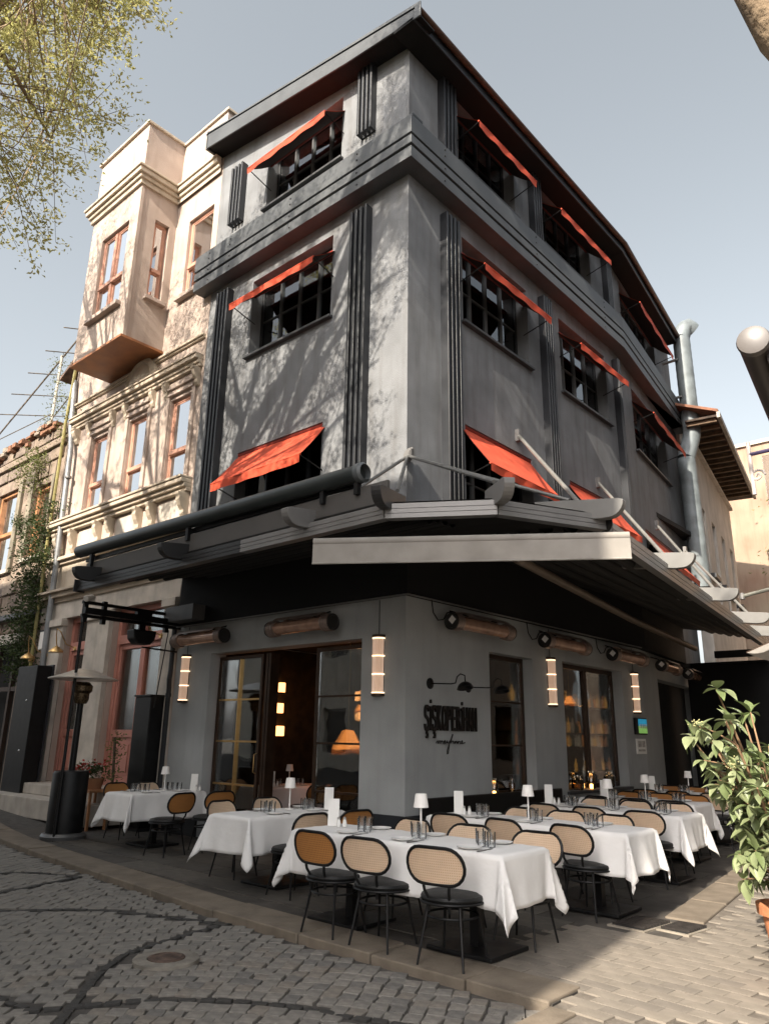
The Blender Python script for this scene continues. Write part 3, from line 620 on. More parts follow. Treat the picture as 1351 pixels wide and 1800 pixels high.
# cream folding awning across the corner
t=thing('corner_awning','cream folding-arm awning with a straight valance across the corner','awning',(2.2,-1.7,3.4))
A=Vector((.87,-2.55,3.50));B=Vector((3.52,-.79,3.50)); dd=(B-A).normalized(); nn=Vector((-dd.y,dd.x,0))
P('front_bar',M().tube([A,B],.045,12),CREAMF,t,True)
def vf(s,q): return A+dd*((B-A).length*s)-nn*(.04+.012*math.sin(s*9)*q+.01*math.sin(s*31)*q*q)+Vector((0,0,-.03-.205*q))
P('valance',M().grid(vf,40,4),CREAMF,t,True); P('hem_rod',M().tube([A-nn*.045+Vector((0,0,-.236)),B-nn*.045+Vector((0,0,-.236))],.010,6),CREAMF,t,True)
P('fabric',M().grid(lambda s,q:A+dd*((B-A).length*(s*(1-.25*q)+.12*q))+nn*(1.25*q)+Vector((0,0,.03+.22*q-.05*math.sin(math.pi*q))),16,8),CREAMF,t,True)
for s in(.25,.75):
    a=A+(B-A)*s; P('folding_arm',M().tube([a,a+nn*.6+dd*.35,a+nn*1.2+Vector((0,0,.2))],.022,6),STEEL,t,True)
# ---------------------------------------------------------------- wall heaters, sconces, sign, notices
CAPB=pm('heater_cap_black',(.02,.019,.018),.35,.1,8); SHELL=pm('heater_shell',(.30,.23,.195),.35,.1,6,metal=.5)
def heater(fr,u0,u1,lab,lft):
    t=thing('wall_heater',lab,'heater',fr.p((u0+u1)/2,.25,3.15),'infrared heaters along the walls')
    d,z,ax=.30,3.12,fr.u
    P('tube',M().lathe([(.095,0),(.095,u1-u0)],18,fr.p(u0,d,z),ax),COPPER,t,True)
    for u,L in((u0-.02,.17),(u1-.15,.17)):
        P('drum',M().lathe([(.115,0),(.125,.02),(.125,.05),(.118,.06),(.125,.07),(.125,.1),(.118,.11),(.125,.12),(.125,L-.02),(.115,L)],20,fr.p(u,d,z),ax),SHELL,t,True)
    for u,s in((u0-.022,-1),(u1+.022,1)): P('end_cap',M().lathe([(.122,0),(.118,.02),(.095,.022),(.09,.014),(0,.014)],20,fr.p(u,d,z),ax*s),CAPB,t,True)
    m=M(); n=8
    for i in range(n):
        p=lambda k:(.158*math.cos(R(35+115*k/n)),.158*math.sin(R(35+115*k/n)))
        (a,b),(c,e)=p(i),p(i+1); m.quad(fr.p(u0+.14,d+a,z+b),fr.p(u1-.16,d+a,z+b),fr.p(u1-.16,d+c,z+e),fr.p(u0+.14,d+c,z+e))
    P('reflector',m,SHELL,t,True)
    for u in(u0+.35,u1-.35): P('bracket',M().bar(fr.p(u,.0,z+.22),fr.p(u,d,z+.12),.05,.02),BLACK,t)
    ue=(u0-.045) if lft else (u1+.045); s=-1 if lft else 1
    m=M().box(-.045,-.045,-.002,.045,.045,.002).xf(lambda a,b,c:fr.p(ue+s*.0+c,d+.02+(a-b)*.70,z+.02+(a+b)*.70)); P('rating_label',m,WHITE,t)
heater(FL,1.12,2.42,'copper infrared heater over the open street doors',False); heater(FL,3.62,4.95,'copper infrared heater over the gilt-barred doors',False)
heater(FR,.66,2.1,'infrared heater above the letter sign',True); heater(FR,3.2,4.6,'infrared heater between the two lane windows',True); heater(FR,5.7,7.1,'infrared heater above the bar window',True); heater(FB,.55,1.9,'infrared heater past the bend of the lane wall',True); heater(FB,2.9,4.2,'far infrared heater over the dark doorway',True)
REED=pm('reeded_glass',(.80,.62,.50),.22,.06,4,emit=(1,.66,.45),es=.10); RING=pm('sconce_ring_glow',(1,.8,.6),.4,emit=(1,.72,.45),es=1.1)
def sconce(fr,u,lab):
    t=thing('wall_sconce',lab,'wall lamp',fr.p(u,0,2.1),'reeded glass sconces'); z0,z1=2.13,2.88
    m=M(); fr.box(m,u-.085,.0,z0-.03,u+.085,.02,z1+.03); P('back_plate',m,BRONZE,t,bevel=.004)
    m=M(); n=48
    for i in range(n):
        def q(k): a=math.pi*k/n; r=.085+.006*math.cos(k*math.pi/2); return (-r*math.cos(a),.02+r*math.sin(a))
        (a,b),(c,d)=q(i),q(i+1); m.quad(fr.p(u+a,b,z0),fr.p(u+c,d,z0),fr.p(u+c,d,z1),fr.p(u+a,b,z1))
    P('reeded_glass',m,REED,t,True)
    for z in(z0,z0+.245,z0+.49,z1-.02): 
        P('light_ring',M().lathe([(.092,0),(.094,.016),(.06,.016)],20,fr.p(u,.02,z),a0=0,a1=2*math.pi),RING,t,True)
    for z in(z0-.035,z1): P('collar',M().lathe([(.098,0),(.098,.035),(.05,.036)],20,fr.p(u,.02,z)),BRONZE,t,True)
    P('wire',M().tube([fr.p(u,.02,z1+.03),fr.p(u,.02,3.4)],.006,5),TRIM,t)
sconce(FL,.46,'lit reeded glass sconce on the corner pillar'); sconce(FL,5.0,'lit reeded glass sconce beside the gilt-barred doors'); sconce(FR,3.82,'lit reeded glass sconce between the two lane windows'); sconce(FR,7.2,'lit reeded glass sconce above the framed notices')
t=thing('wall_conduit','thin grey cable conduit running under the canopy beam','conduit',(0,0,3.4))
P('pipe',M().tube([(-5.2,-.16,3.40),(.16,-.16,3.40),(.16,7.4,3.42)],.012,6),STEEL,t,True)
for y in(.35,2.85,5.3):
    P('cable_loop',M().tube([(.17,y,3.39),(.18,y+.02,3.22),(.2,y+.1,3.12),(.22,y+.2,3.14),(.24,y+.26,3.24),(.26,y+.34,3.26)],.009,6),BLACK,t,True)
def text(body,size,mat,parent,name,loc,wid,hgt,ext=.012,shear=0):
    cu=bpy.data.curves.new(name,'FONT'); cu.body=body; cu.size=1; cu.extrude=.02; cu.shear=shear; cu.offset=.0
    o=bpy.data.objects.new(name,cu); COL.objects.link(o); bpy.context.view_layer.update()
    dg=bpy.context.evaluated_depsgraph_get(); me=bpy.data.meshes.new_from_object(o.evaluated_get(dg)); bpy.data.objects.remove(o)
    xs_=[v.co.x for v in me.vertices]; ys_=[v.co.y for v in me.vertices]
    x0,x1,y0,y1=min(xs_),max(xs_),min(ys_),max(ys_)
    for v in me.vertices:
        a=(v.co.x-x0)/(x1-x0)*wid; b=(v.co.y-y0)/(y1-y0)*hgt; c=(v.co.z/.02)*ext
        v.co=loc(a,b,c)
    me.materials.clear(); me.materials.append(mat); me.update()
    return P(name,me,None,parent)
LET=pm('sign_black',(.012,.010,.009),.45,.1,8)
t=thing('wall_sign','black raised letter sign with handwritten line below on the lane wall','sign',(.0,1,1.6))
wds='ŞİŞKOPERİHAN'; n=len(wds); ws={'İ':.45}; tot=sum(ws.get(c,1) for c in wds); u=.36
hts={'Ş':(-.10,.335),'İ':(0,.40)}
for c in wds:
    w=ws.get(c,1)*1.22/tot; b,h=hts.get(c,(0,.33)); 
    if c=='Ş': h=.33+.10
    text(c,1,LET,t,'letter',lambda a,bb,cc,u=u,b=b:Vector((.035+cc,u+a,1.665+b+bb)),w*.84,h,.018); u+=w
SC=[[(0,.3),(.02,.42),(.05,.5),(.06,.3),(.07,.25),(.1,.48),(.13,.5),(.14,.27),(.17,.47),(.2,.5),(.22,.28),(.26,.27),(.3,.4),(.31,.5),(.28,.52),(.26,.4),(.28,.27),(.34,.3),(.37,.5),(.38,.32),(.42,.3),(.46,.5),(.44,.1),(.40,-.55),(.37,-.6),(.37,-.3),(.43,.15),(.5,.6),(.56,1.05),(.57,1.0),(.52,.6),(.49,.28),(.53,.45),(.58,.48),(.59,.28),(.63,.3),(.68,.5),(.63,.42),(.64,.28),(.69,.45),(.71,.28),(.74,.45),(.75,.28),(.78,.46),(.82,.46),(.83,.25),(.87,.3),(.91,.42),(.90,.52),(.87,.42),(.89,.27),(.95,.3),(1.0,.36)]]
for s in SC: P('script_line',M().tube([(.03,.62+a*.66,1.455+b*.16) for a,b in s],.007,6),LET,t,True)
for k,(y,lab) in enumerate(((.52,'black swan-neck sign lamp over the first letters'),(1.42,'black swan-neck sign lamp over the last letters'))):
    t=thing('sign_lamp',lab,'wall lamp',(.0,y,2.3),'swan-neck sign lamps')
    P('rosette',M().lathe([(.075,0),(.075,.012),(.05,.03),(0,.03)],16,(.0,y,2.28),(1,0,0)),BLACK,t,True)
    P('arm',M().tube([(.03,y,2.28),(.30,y+.08,2.27),(.36,y+.10,2.28),(.38,y+.11,2.36),(.42,y+.13,2.40),(.47,y+.16,2.38),(.47,y+.17,2.30)],.009,7),BLACK,t,True)
    P('bowl_shade',M().lathe([(.0,.085),(.05,.08),(.09,.05),(.115,0),(.107,0),(.08,.045),(0,.07)],20,(.47,y+.17,2.21),(-.25,.1,1)),BLACK,t,True)
t=thing('menu_screen','small lit notice with blue top and green base on the lane wall','notice',(.0,7.3,1.7)); P('housing',M().box(.0,7.06,1.70,.06,7.58,2.02),BLACK,t,bevel=.01)
P('display',M().box(.06,7.16,1.865,.066,7.56,2.0),pm('display_blue',(.02,.22,.36),.4,.1,6,emit=(.02,.22,.36),es=.35),t); P('display_base',M().box(.06,7.16,1.725,.066,7.56,1.862),pm('display_green',(.22,.42,.10),.4,.1,6,emit=(.2,.4,.1),es=.3),t)
for k in range(4): P('figure_mark',M().box(.0665,7.2+k*.09,1.82,.068,7.26+k*.09,1.9),WHITE,t)
t=thing('paper_notice','white framed paper notice under the lit screen','notice',(.0,7.3,1.4)); P('card',M().box(.0,7.1,1.33,.02,7.56,1.62),WHITE,t,bevel=.004); P('print_block',M().box(.02,7.17,1.46,.022,7.33,1.58).box(.02,7.36,1.46,.022,7.5,1.58).box(.02,7.17,1.38,.022,7.5,1.42),pm('notice_print',(.5,.48,.45),.6,.2,20),t)
# galvanised ventilation duct
DUCT=pm('galvanised_duct',(.17,.195,.205),.55,.2,3,.08,20,metal=.1)
t=thing('ventilation_duct','galvanised spiral vent duct climbing the far end of the lane wall','duct',(-.2,12.4,6))
def dpath(pts,r,seg):
    m=M(); out=[];rad=[]
    for (a,b) in zip(pts,pts[1:]):
        a=Vector(a);b=Vector(b); n=max(2,int((b-a).length/.12))
        for i in range(n): out.append(a.lerp(b,i/n)); rad.append(r*(1.025 if i%2 else 1))
    out.append(Vector(pts[-1])); rad.append(r); return m.tube(out,rad,16)
P('lower_run',dpath([(-.28,12.9,5.6),(-.28,12.75,9.3)],.24,0),DUCT,t,True); P('elbow',dpath([(-.28,12.75,9.3),(-.12,13.0,10.1)],.245,0),DUCT,t,True); P('upper_run',dpath([(-.12,13.0,10.1),(-.12,13.0,13.2)],.24,0),DUCT,t,True)
P('top_bend',dpath([(-.12,13.0,13.2),(-.05,13.06,13.5),(.05,13.15,13.62),(.15,13.3,13.5)],.24,0),DUCT,t,True)
for z in(6.5,11.2,12.4): P('wall_strap',M().box(-.75,12.7,z,-.2,12.78,z+.05),STEEL,t)
# ---------------------------------------------------------------- side frame, heater, cabinet by the pink house
t=thing('side_truss','black steel truss with thin post at the end of the terrace','frame',(-5.3,-1.85,0))
for z in(3.60,3.38): P('chord',M().box(-5.34,-1.9,z,-5.28,-.02,z+.05),BLACK,t)
for y in(-1.88,-1.55,-.35): P('strut',M().box(-5.345,y,3.3,-5.275,y+.07,3.68),BLACK,t)
P('post',M().tube([(-5.31,-1.86,0),(-5.31,-1.86,3.66)],.024,8),BLACK,t,True); P('cable',M().tube([(-5.31,-.25,3.35),(-5.35,-.3,2.6),(-5.42,-.32,2.0)],.01,5),BLACK,t); P('signal_arm',M().tube([(-5.3,-.05,2.98),(-5.3,-.75,3.0)],.016,6),BLACK,t)
t=thing('security_camera','white bullet security camera on the truss end','camera',(-5.31,-1.7,3.62)); P('housing',M().lathe([(.045,0),(.05,.02),(.05,.17),(.04,.18)],14,(-5.31,-1.75,3.72),(.4,-.75,-.25)),WHITE,t,True); P('lens',M().lathe([(.034,0),(.03,.01),(0,.01)],12,(-5.225,-1.89,3.675),(.4,-.75,-.25)),BLACK,t,True); P('mount',M().box(-5.35,-1.76,3.64,-5.29,-1.7,3.74),WHITE,t)
t=thing('hanging_speaker','rounded black loudspeaker hanging from the truss','speaker',(-5.31,-.78,3.2)); P('cabinet',M().prism([(-5.42,-1.0,3.28),(-5.42,-.98,3.12),(-5.42,-.9,3.04),(-5.42,-.66,3.04),(-5.42,-.58,3.12),(-5.42,-.56,3.28)],(.24,0,0)),BLACK,t,bevel=.02); P('yoke',M().box(-5.33,-.84,3.28,-5.29,-.72,3.42).box(-5.36,-.92,3.42,-5.26,-.64,3.6),BLACK,t)
t=thing('patio_heater','freestanding patio heater with black drum base and pale disc hat','patio heater',(-5.5,-1.62,0)); c=(-5.5,-1.62,0)
P('foot',M().lathe([(.33,0),(.34,.05),(.31,.09),(.2,.1)],24,c),pm('heater_foot',(.12,.12,.12),.4,.1,6,metal=.4),t,True); P('drum',M().lathe([(.27,.09),(.27,.95),(.25,.99),(.06,1.0)],24,c),BLACK,t,True)
P('pole',M().tube([(-5.5,-1.62,1.0),(-5.5,-1.62,2.1)],.05,12),BLACK,t,True); P('burner',M().lathe([(.09,2.02),(.12,2.08),(.12,2.18),(.16,2.22),(.16,2.3),(.1,2.36)],18,c),pm('burner_mesh',(.13,.09,.05),.4,.4,40,metal=.7),t,True)
P('hat',M().lathe([(.54,2.40),(.54,2.412),(.34,2.48),(.14,2.56),(.10,2.57),(.10,2.545),(.30,2.46)],32,c),pm('heater_hat',(.55,.52,.48),.35,.08,4,metal=.5),t,True)
t=thing('black_cabinet','tall black cabinet between the pink doors and the grey pillar','cabinet',(-5.75,-.2,0)); P('body',M().box(-5.98,-.36,.05,-5.47,-.02,2.2),BLACK,t,bevel=.015); P('top',M().box(-6.0,-.38,2.2,-5.46,-.02,2.23),BLACK,t); P('plinth',M().box(-5.96,-.34,-.02,-5.49,-.04,.05),TRIM,t)
t=thing('drain_pipe','grey drain pipe at the joint of the pink and grey houses','pipe',(-5.38,-.06,0)); P('pipe',M().tube([(-5.40,-.07,0),(-5.40,-.07,2.35),(-5.34,-.12,2.5),(-5.40,-.07,2.65),(-5.40,-.07,3.4)],.045,10),TRIM,t,True); P('collar',M().lathe([(.055,0),(.055,.06)],10,(-5.4,-.07,2.2)),TRIM,t,True)
# ---------------------------------------------------------------- pink townhouse
pink=thing('pink_townhouse','weathered pink and cream townhouse with a projecting bay beside the grey building','building',(-8,0,0))
CURT=pm('net_curtain',(.74,.71,.66),.9,.15,3,.1,30)
PW=[(5.68,6.46,6.40,8.28),(7.31,8.09,6.40,8.28),(8.96,9.74,6.40,8.28),(5.56,6.5,10.83,12.8),(5.78,7.72,.62,4.0),(8.66,9.72,.62,4.0)]
P('wall',wall(FL,5.36,11.06,0,15.3,PW,.3),PINK,pink); P('back_wall',M().box(-11.05,6,0,-5.38,6.2,15.2).box(-11.05,.31,0,-10.9,6,15.2),PINK,pink)
FS=F((-7.05,0,0),(0,-1,0),(1,0,0)); FBY=F((0,-.97,0),(-1,0,0),(0,-1,0))
P('bay_front',wall(FBY,7.05,9.22,9.66,15.22,[(7.42,8.62,10.62,12.75)],.2),PINK,pink)
P('bay_side',wall(FS,.0,.77,9.66,15.22,[(.18,.54,10.84,12.82)],.2),PINK,pink); P('bay_side',M().box(-9.22,-.77,9.66,-9.02,0,15.22),PINK,pink)
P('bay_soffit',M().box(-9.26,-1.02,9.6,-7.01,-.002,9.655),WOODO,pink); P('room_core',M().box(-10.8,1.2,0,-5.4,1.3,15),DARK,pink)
m=M()
for u in(7.35,): m.box(-7.045,-.97,9.66,-7.03,-.90,13.5)
P('bay_corner_strip',m,PINK,pink)
# mouldings
def mould(nm,fr,u0,u1,prof,mat,par,dmax=None):
    for (d,z0,z1) in prof: m=M(); fr.box(m,u0-(d if dmax else 0),-.002,z0,u1+(d if dmax else 0),d,z1); P(nm,m,mat,par,bevel=.012)
for d,z0,z1 in((.06,13.5,13.62),(.11,13.62,13.72),(.17,13.72,13.84),(.21,13.84,13.90)):
    pl=[(-5.37,-d),(-7.05+d,-d),(-7.05+d,-.97-d),(-9.22-d,-.97-d),(-9.22-d,-.01),(-5.37,-.01)]
    pl=[(-5.37,-d,z0),(-7.05+d,-d,z0),(-7.05+d,-.97-d,z0),(-9.22-d,-.97-d,z0),(-9.22-d,-.05,z0),(-5.37,-.05,z0)]
    P('cornice',M().prism(pl,(0,0,z1-z0)),CREAM,pink,bevel=.015)
pl=[(-5.3,-.05,15.22),(-7.0,-.05,15.22),(-7.0,-1.03,15.22),(-9.28,-1.03,15.22),(-9.28,.3,15.22),(-5.3,.3,15.22)]
P('parapet_coping',M().prism(pl,(0,0,.07)),CREAM,pink,bevel=.01)
mould('hood_cornice',FL,5.42,10.75,[(.08,8.74,8.81),(.12,8.81,8.89),(.19,8.89,8.98),(.22,8.98,9.02)],CREAM,pink)
mould('string_moulding',FL,5.40,11.0,[(.05,9.40,9.44),(.09,9.44,9.49)],CREAM,pink)
mould('sill_cornice',FL,5.40,11.0,[(.12,6.05,6.13),(.18,6.13,6.21),(.25,6.21,6.30),(.28,6.30,6.35)],CREAM,pink)
mould('belt_moulding',FL,5.36,11.02,[(.10,5.28,5.36),(.18,5.36,5.44)],CREAM,pink)
mould('shop_cornice',FL,5.36,11.02,[(.10,4.38,4.48),(.2,4.48,4.58),(.28,4.58,4.64)],CREAM,pink)
m=M(); FL.box(m,5.37,0,4.64,11.0,.03,5.28); P('fascia_board',m,CREAM,pink)
m=M(); FL.box(m,5.37,0.0,4.0,11.0,.05,4.38); P('lintel_board',m,STONEW,pink)
def corbel(u,z,h,d,w=.15):
    pr=[(0,0),(d,0),(d,-.10*h),(d*.86,-.18*h),(d*.9,-.3*h),(d*.7,-.5*h),(d*.42,-.66*h),(d*.46,-.8*h),(d*.25,-.95*h),(.02,-h),(0,-h)]
    P('corbel',M().prism([FL.p(u-w/2,a,z+b) for a,b in pr],FL.u*w),CREAM,pink,bevel=.01)
for uc in(6.07,7.70,9.35):
    for s in(-1,1):
        corbel(uc+s*.56,6.05,.55,.21,.13); corbel(uc+s*.55,8.74,.40,.15,.12)
        m=M(); FL.box(m,uc+s*.46-.06,.0,6.36,uc+s*.46+.06,.05,8.35); P('window_casing',m,PINK,pink,bevel=.01)
    m=M(); FL.box(m,uc-.40,0,5.5,uc+.40,.02,6.0); P('apron_panel',m,STONEW,pink,bevel=.008)
    mould('window_head',FL,uc-.45,uc+.45,[(.07,8.36,8.42),(.04,8.44,8.50),(.09,8.50,8.55),(.05,8.58,8.66)],PINK,pink)
corbel(10.55,6.02,.52,.26); corbel(5.5,6.02,.52,.26,.12); corbel(10.5,8.72,.4,.2); corbel(5.5,8.72,.4,.2,.1)
m=M().lathe([(.62,0),(.62,.1),(.5,.16),(.46,.12),(.15,.2),(0,.22)],24,FL.p(7.7,.0,9.05),(0,-1,0),a0=0,a1=2*math.pi); m.v=[(x,y,max(z,9.035)) for x,y,z in m.v]; P('shell_ornament',m,CREAM,pink,True)
def sash(fr,u0,u1,z0,z1,cols,lab=None,rec=.07,split=.36):
    fw=.07; zs=z0+(z1-z0)*split; m=M(); d0,d1=-rec-.05,-rec
    fr.box(m,u0,d0,z0,u0+fw,d1,z1); fr.box(m,u1-fw,d0,z0,u1,d1,z1); fr.box(m,u0+fw,d0,z1-fw,u1-fw,d1,z1); fr.box(m,u0+fw,d0,z0,u1-fw,d1,z0+fw)
    w=P('window',m,PWOOD,pink,bevel=.006,label=lab)
    m=M(); fr.box(m,u0+fw,d0-.02,zs-.04,u1-fw,d1+.055,zs+.05); P('transom',m,PWOOD,w,bevel=.008)
    cw=(u1-u0-2*fw)/cols
    for c in range(1,cols): a=u0+fw+c*cw; m=M(); fr.box(m,a-.05,d0,z0+fw,a+.05,d1+.03,zs-.042); fr.box(m,a-.05,d0,zs+.052,a+.05,d1+.03,z1-fw); P('mullion',m,PWOOD,w)
    for c in range(cols):
        a=u0+fw+c*cw+(.05 if c else 0); b=u0+fw+(c+1)*cw-(.05 if c<cols-1 else 0)
        for za,zb in((z0+fw,zs-.042),(zs+.052,z1-fw)):
            m=M(); fr.box(m,a+.002,d0+.02,za+.002,b-.002,d0+.028,zb-.002); P('pane',m,GLASSP,w)
            m=M(); fr.box(m,a-.0,d0,za,a+.03,d1-.015,zb); fr.box(m,b-.03,d0,za,b,d1-.015,zb); fr.box(m,a+.03,d0,zb-.03,b-.03,d1-.015,zb); P('sash_rail',m,PWOOD,w)
    m=M(); fr.box(m,u0+.02,d0-.08,z0,u1-.02,d0-.07,z1); P('curtain',m,CURT,w)
    return w
for a,b,c,d in PW[:4]: sash(FL,a,b,c,d,1)
sash(FBY,7.42,8.62,10.62,12.75,2,'two-light bay window'); sash(FS,.18,.54,10.84,12.82,1,rec=.1)
for fr,a,b,z in((FL,5.48,6.62,10.80),(FBY,7.3,8.74,10.58),(FS,.1,.62,10.8)): m=M(); fr.box(m,a,-.1,z-.1,b,.12,z); P('stone_sill',m,PINK,pink,bevel=.012)
# shopfront doors
def panel_rect(fr,u0,u1,z0,z1,d,par,nm='raised_panel'):
    m=M(); fr.box(m,u0,d,z0,u1,d+.012,z1); fr.box(m,u0+.045,d+.012,z0+.045,u1-.045,d+.028,z1-.045); P(nm,m,PDOOR,par,bevel=.006)
def shopdoor(u0,u1,leaves,lab):
    z0,z1=.62,4.0; fw=.11; m=M(); d0,d1=-.24,-.12
    FL.box(m,u0,d0,z0,u0+fw,d1,z1); FL.box(m,u1-fw,d0,z0,u1,d1,z1); FL.box(m,u0+fw,d0,z1-.1,u1-fw,d1,z1); FL.box(m,u0+fw,d0,3.28,u1-fw,d1+.03,3.46); FL.box(m,u0+fw,d0,z0,u1-fw,d1,z0+.1)
    w=P('door',m,PDOOR,pink,bevel=.008,label=lab); lw=(u1-u0-2*fw)/leaves
    for k in range(leaves):
        a=u0+fw+k*lw; b=a+lw
        m=M(); FL.box(m,a,d0,.72,a+.08,d1-.02,3.28); FL.box(m,b-.08,d0,.72,b,d1-.02,3.28); FL.box(m,a+.08,d0,3.18,b-.08,d1-.02,3.28); FL.box(m,a+.08,d0,1.5,b-.08,d1-.02,1.64); FL.box(m,a+.08,d0,.72,b-.08,d1-.05,1.5); P('door_leaf',m,PDOOR,w,bevel=.006)
        panel_rect(FL,a+.12,b-.12,.82,1.42,d1-.05,w)
        m=M(); FL.box(m,a+.08,d0+.04,1.64,b-.08,d0+.05,3.18); P('pane',m,GLASSD,w); m=M(); FL.box(m,a+.02,d0+.04,3.46,b-.02,d0+.05,z1-.1); P('transom_pane',m,GLASSD,w)
        m=M(); FL.box(m,a-.02,d0,3.46,a+.02,d1-.02,z1-.1); P('transom_bar',m,PDOOR,w)
shopdoor(5.78,7.72,2,'pair of dusty pink glazed doors'); shopdoor(8.66,9.72,1,'single dusty pink panelled door')
P('shop_interior',M().box(-10.5,.9,0,-5.5,1.0,4.2),pm('shop_dark',(.02,.017,.014),.8,.3,3),pink)
for a,b in((7.74,8.64),(9.74,10.35),(5.37,5.76)):
    m=M(); FL.box(m,a,.0,.3,b,.10,4.0); P('shop_pilaster',m,STONEW,pink,bevel=.01); m=M(); FL.box(m,a-.03,.0,3.82,b+.03,.16,3.98); P('pilaster_cap',m,STONEW,pink,bevel=.01); m=M(); FL.box(m,a-.03,0,.2,b+.03,.15,.55); P('pilaster_base',m,STONEW,pink,bevel=.01)
for k in range(5): P('pendant_light',M().lathe([(.10,0),(.06,.05),(.0,.06)],12,(-6.35,.5,1.9+.22*k)),pm('pendant_glow',(.8,.5,.25),.4,emit=(1,.55,.2),es=1.6),pink,True)
MARB=pm('step_stone',(.42,.38,.33),.7,.1,4,.15,40,stain=.3)
for nm,(a,b,c,d) in(('step',(-10.6,-.95,.05,.40)),('step',(-10.2,-.55,.4,.60))): P(nm,M().box(a,b,c,-6.2,-.01,d),MARB,pink,bevel=.015)
for k,(x,z) in enumerate(((-9.2,3.18),(-5.95,3.2),(-10.5,3.12))):
    t=thing('brass_lamp',('brass bell lamp on the pilaster beside the single pink door','brass bell lamp above the pair of pink doors','brass bell lamp by the yellow pipe')[k],'wall lamp',(x,-.1,z),'brass gooseneck lamps')
    P('bell',M().lathe([(.15,0),(.14,.04),(.07,.10),(.03,.13),(0,.14)],16,(x,-.42,z)),BRASS,t,True); P('gooseneck',M().tube([(x+.18,-.10,z+.1),(x+.14,-.3,z+.18),(x+.1,-.42,z+.42),(x,-.46,z+.5),(x-.04,-.44,z+.36),(x,-.42,z+.13)],.012,6),BRASS,t,True); P('rosette',M().lathe([(.05,0),(.04,.03),(0,.03)],12,(x+.18,-.1,z+.1),(0,-1,0)),BRASS,t,True)
# ---------------------------------------------------------------- half-ruined stone house
ruin=thing('ruined_stone_house','crumbling stone house with ivy and wooden windows past the pink house','building',(-13,0,0))
RST=[pm('rubble_%d'%i,c,.9,.16,5,.5,40,stain=.3) for i,c in enumerate([(.25,.195,.15),(.21,.165,.135),(.30,.245,.195),(.17,.14,.118)])]
RBR=pm('old_brick',(.25,.125,.075),.9,.2,8,.4,40)
RW_=[(11.5,12.55,5.75,7.65),(13.45,14.9,5.6,7.9),(11.9,14.5,.3,3.6)]
P('wall',wall(FL,11.08,19,0,9.0,RW_,.4),pm('ruin_core',(.27,.21,.165),.95,.2,4,.5,30,stain=.35),ruin)
random.seed(21); z=3.9
while z<9.0:
    h=random.uniform(.26,.42); u=11.12+random.random()*.2
    while u<17.5:
        w=random.uniform(.35,.8)
        if not any(o[0]-.12<u+w and u<o[1]+.12 and o[2]-.1<z+h and z<o[3]+.1 for o in RW_):
            m=M(); d=random.uniform(.02,.07); FL.box(m,u,0,z,u+w-.03,d,z+h-.03); k=P('stone',m,RST[random.choices((0,1,2,3),(4,3,2,1))[0]],ruin,bevel=.02)
        u+=w
    z+=h
for k in range(46):
    u=11.1+random.random()*6; m=M(); a=random.uniform(.14,.34); zz=9.0+random.random()*.28-.04*abs(u-12); FL.box(m,u,-.25+random.random()*.1,zz,u+a,.12+random.random()*.12,zz+random.uniform(.06,.14)); P('broken_brick',m,RBR if k%3 else RST[2],ruin,bevel=.01)
m=M(); FL.box(m,11.08,.0,8.55,19,.12,8.72); P('cornice',m,RST[0],ruin,bevel=.02); m=M(); FL.box(m,11.08,0,4.2,19,.2,4.32); P('ledge',m,pm('lead_ledge',(.10,.10,.11),.5,.2,5),ruin)
P('roof_wall',M().box(-13.2,1.2,8.8,-11.1,1.4,11.2),pm('chalky_wall',(.45,.41,.37),.95,.2,2.5,.5,20,stain=.4),ruin); P('roof_slab',M().box(-19,.4,8.9,-11.1,6,9.0),RST[1],ruin); P('shed_roof',M().prism([(-11.1,-.1,10.9),(-11.9,-.1,10.5),(-11.9,1.4,10.5),(-11.1,1.4,10.9)],(0,0,.08)),pm('rusty_tin',(.16,.10,.07),.7,.3,6),ruin)
OW=pm('orange_wood',(.42,.20,.09),.6,.2,5,.1,40,stain=.3)
for a,b,c,d in RW_[:2]:
    m=M(); fw=.1
    FL.box(m,a,-.2,c,a+fw,-.08,d); FL.box(m,b-fw,-.2,c,b,-.08,d); FL.box(m,a+fw,-.2,d-fw,b-fw,-.08,d); FL.box(m,a+fw,-.2,c,b-fw,-.08,c+fw); FL.box(m,a+fw,-.19,c+(d-c)*.45,b-fw,-.07,c+(d-c)*.45+.1)
    w=P('window',m,OW,ruin,bevel=.008)
    for z0,z1 in((c+fw,c+(d-c)*.45),(c+(d-c)*.45+.1,d-fw)): m=M(); FL.box(m,a+fw,-.16,z0,b-fw,-.15,z1); P('pane',m,GLASSP,w)
    m=M(); FL.box(m,a,-.3,c,b,-.29,d); P('curtain',m,CURT,w); m=M(); FL.box(m,a-.1,-.08,c-.1,b+.1,.1,c); P('stone_sill',m,STONEW,w,bevel=.01)
    for a_,b_ in((a-.22,a),(b,b+.22)):
        m=M(); FL.box(m,a_,.0,c-.1,b_,.08,d+.15); P('stone_jamb',m,pm('grey_jamb',(.24,.21,.16),.9,.2,4,.3,30,stain=.4),w,bevel=.01)
P('shop_void',M().box(-14.5,.3,0,-11.9,.4,3.6),DARK,ruin); m=M(); FL.box(m,11.7,0.0,3.6,14.8,.12,3.85); P('stone_lintel',m,STONEW,ruin,bevel=.01)
for x in(-12.3,-13.2,-14.1): P('shop_frame',M().box(x-.05,.02,.3,x+.05,.12,3.6),pm('dark_wood',(.05,.03,.02),.6,.2,5),ruin)
P('shop_rail',M().box(-14.5,.03,2.5,-11.9,.11,2.6),pm('dark_wood',(.05,.03,.02)),ruin)
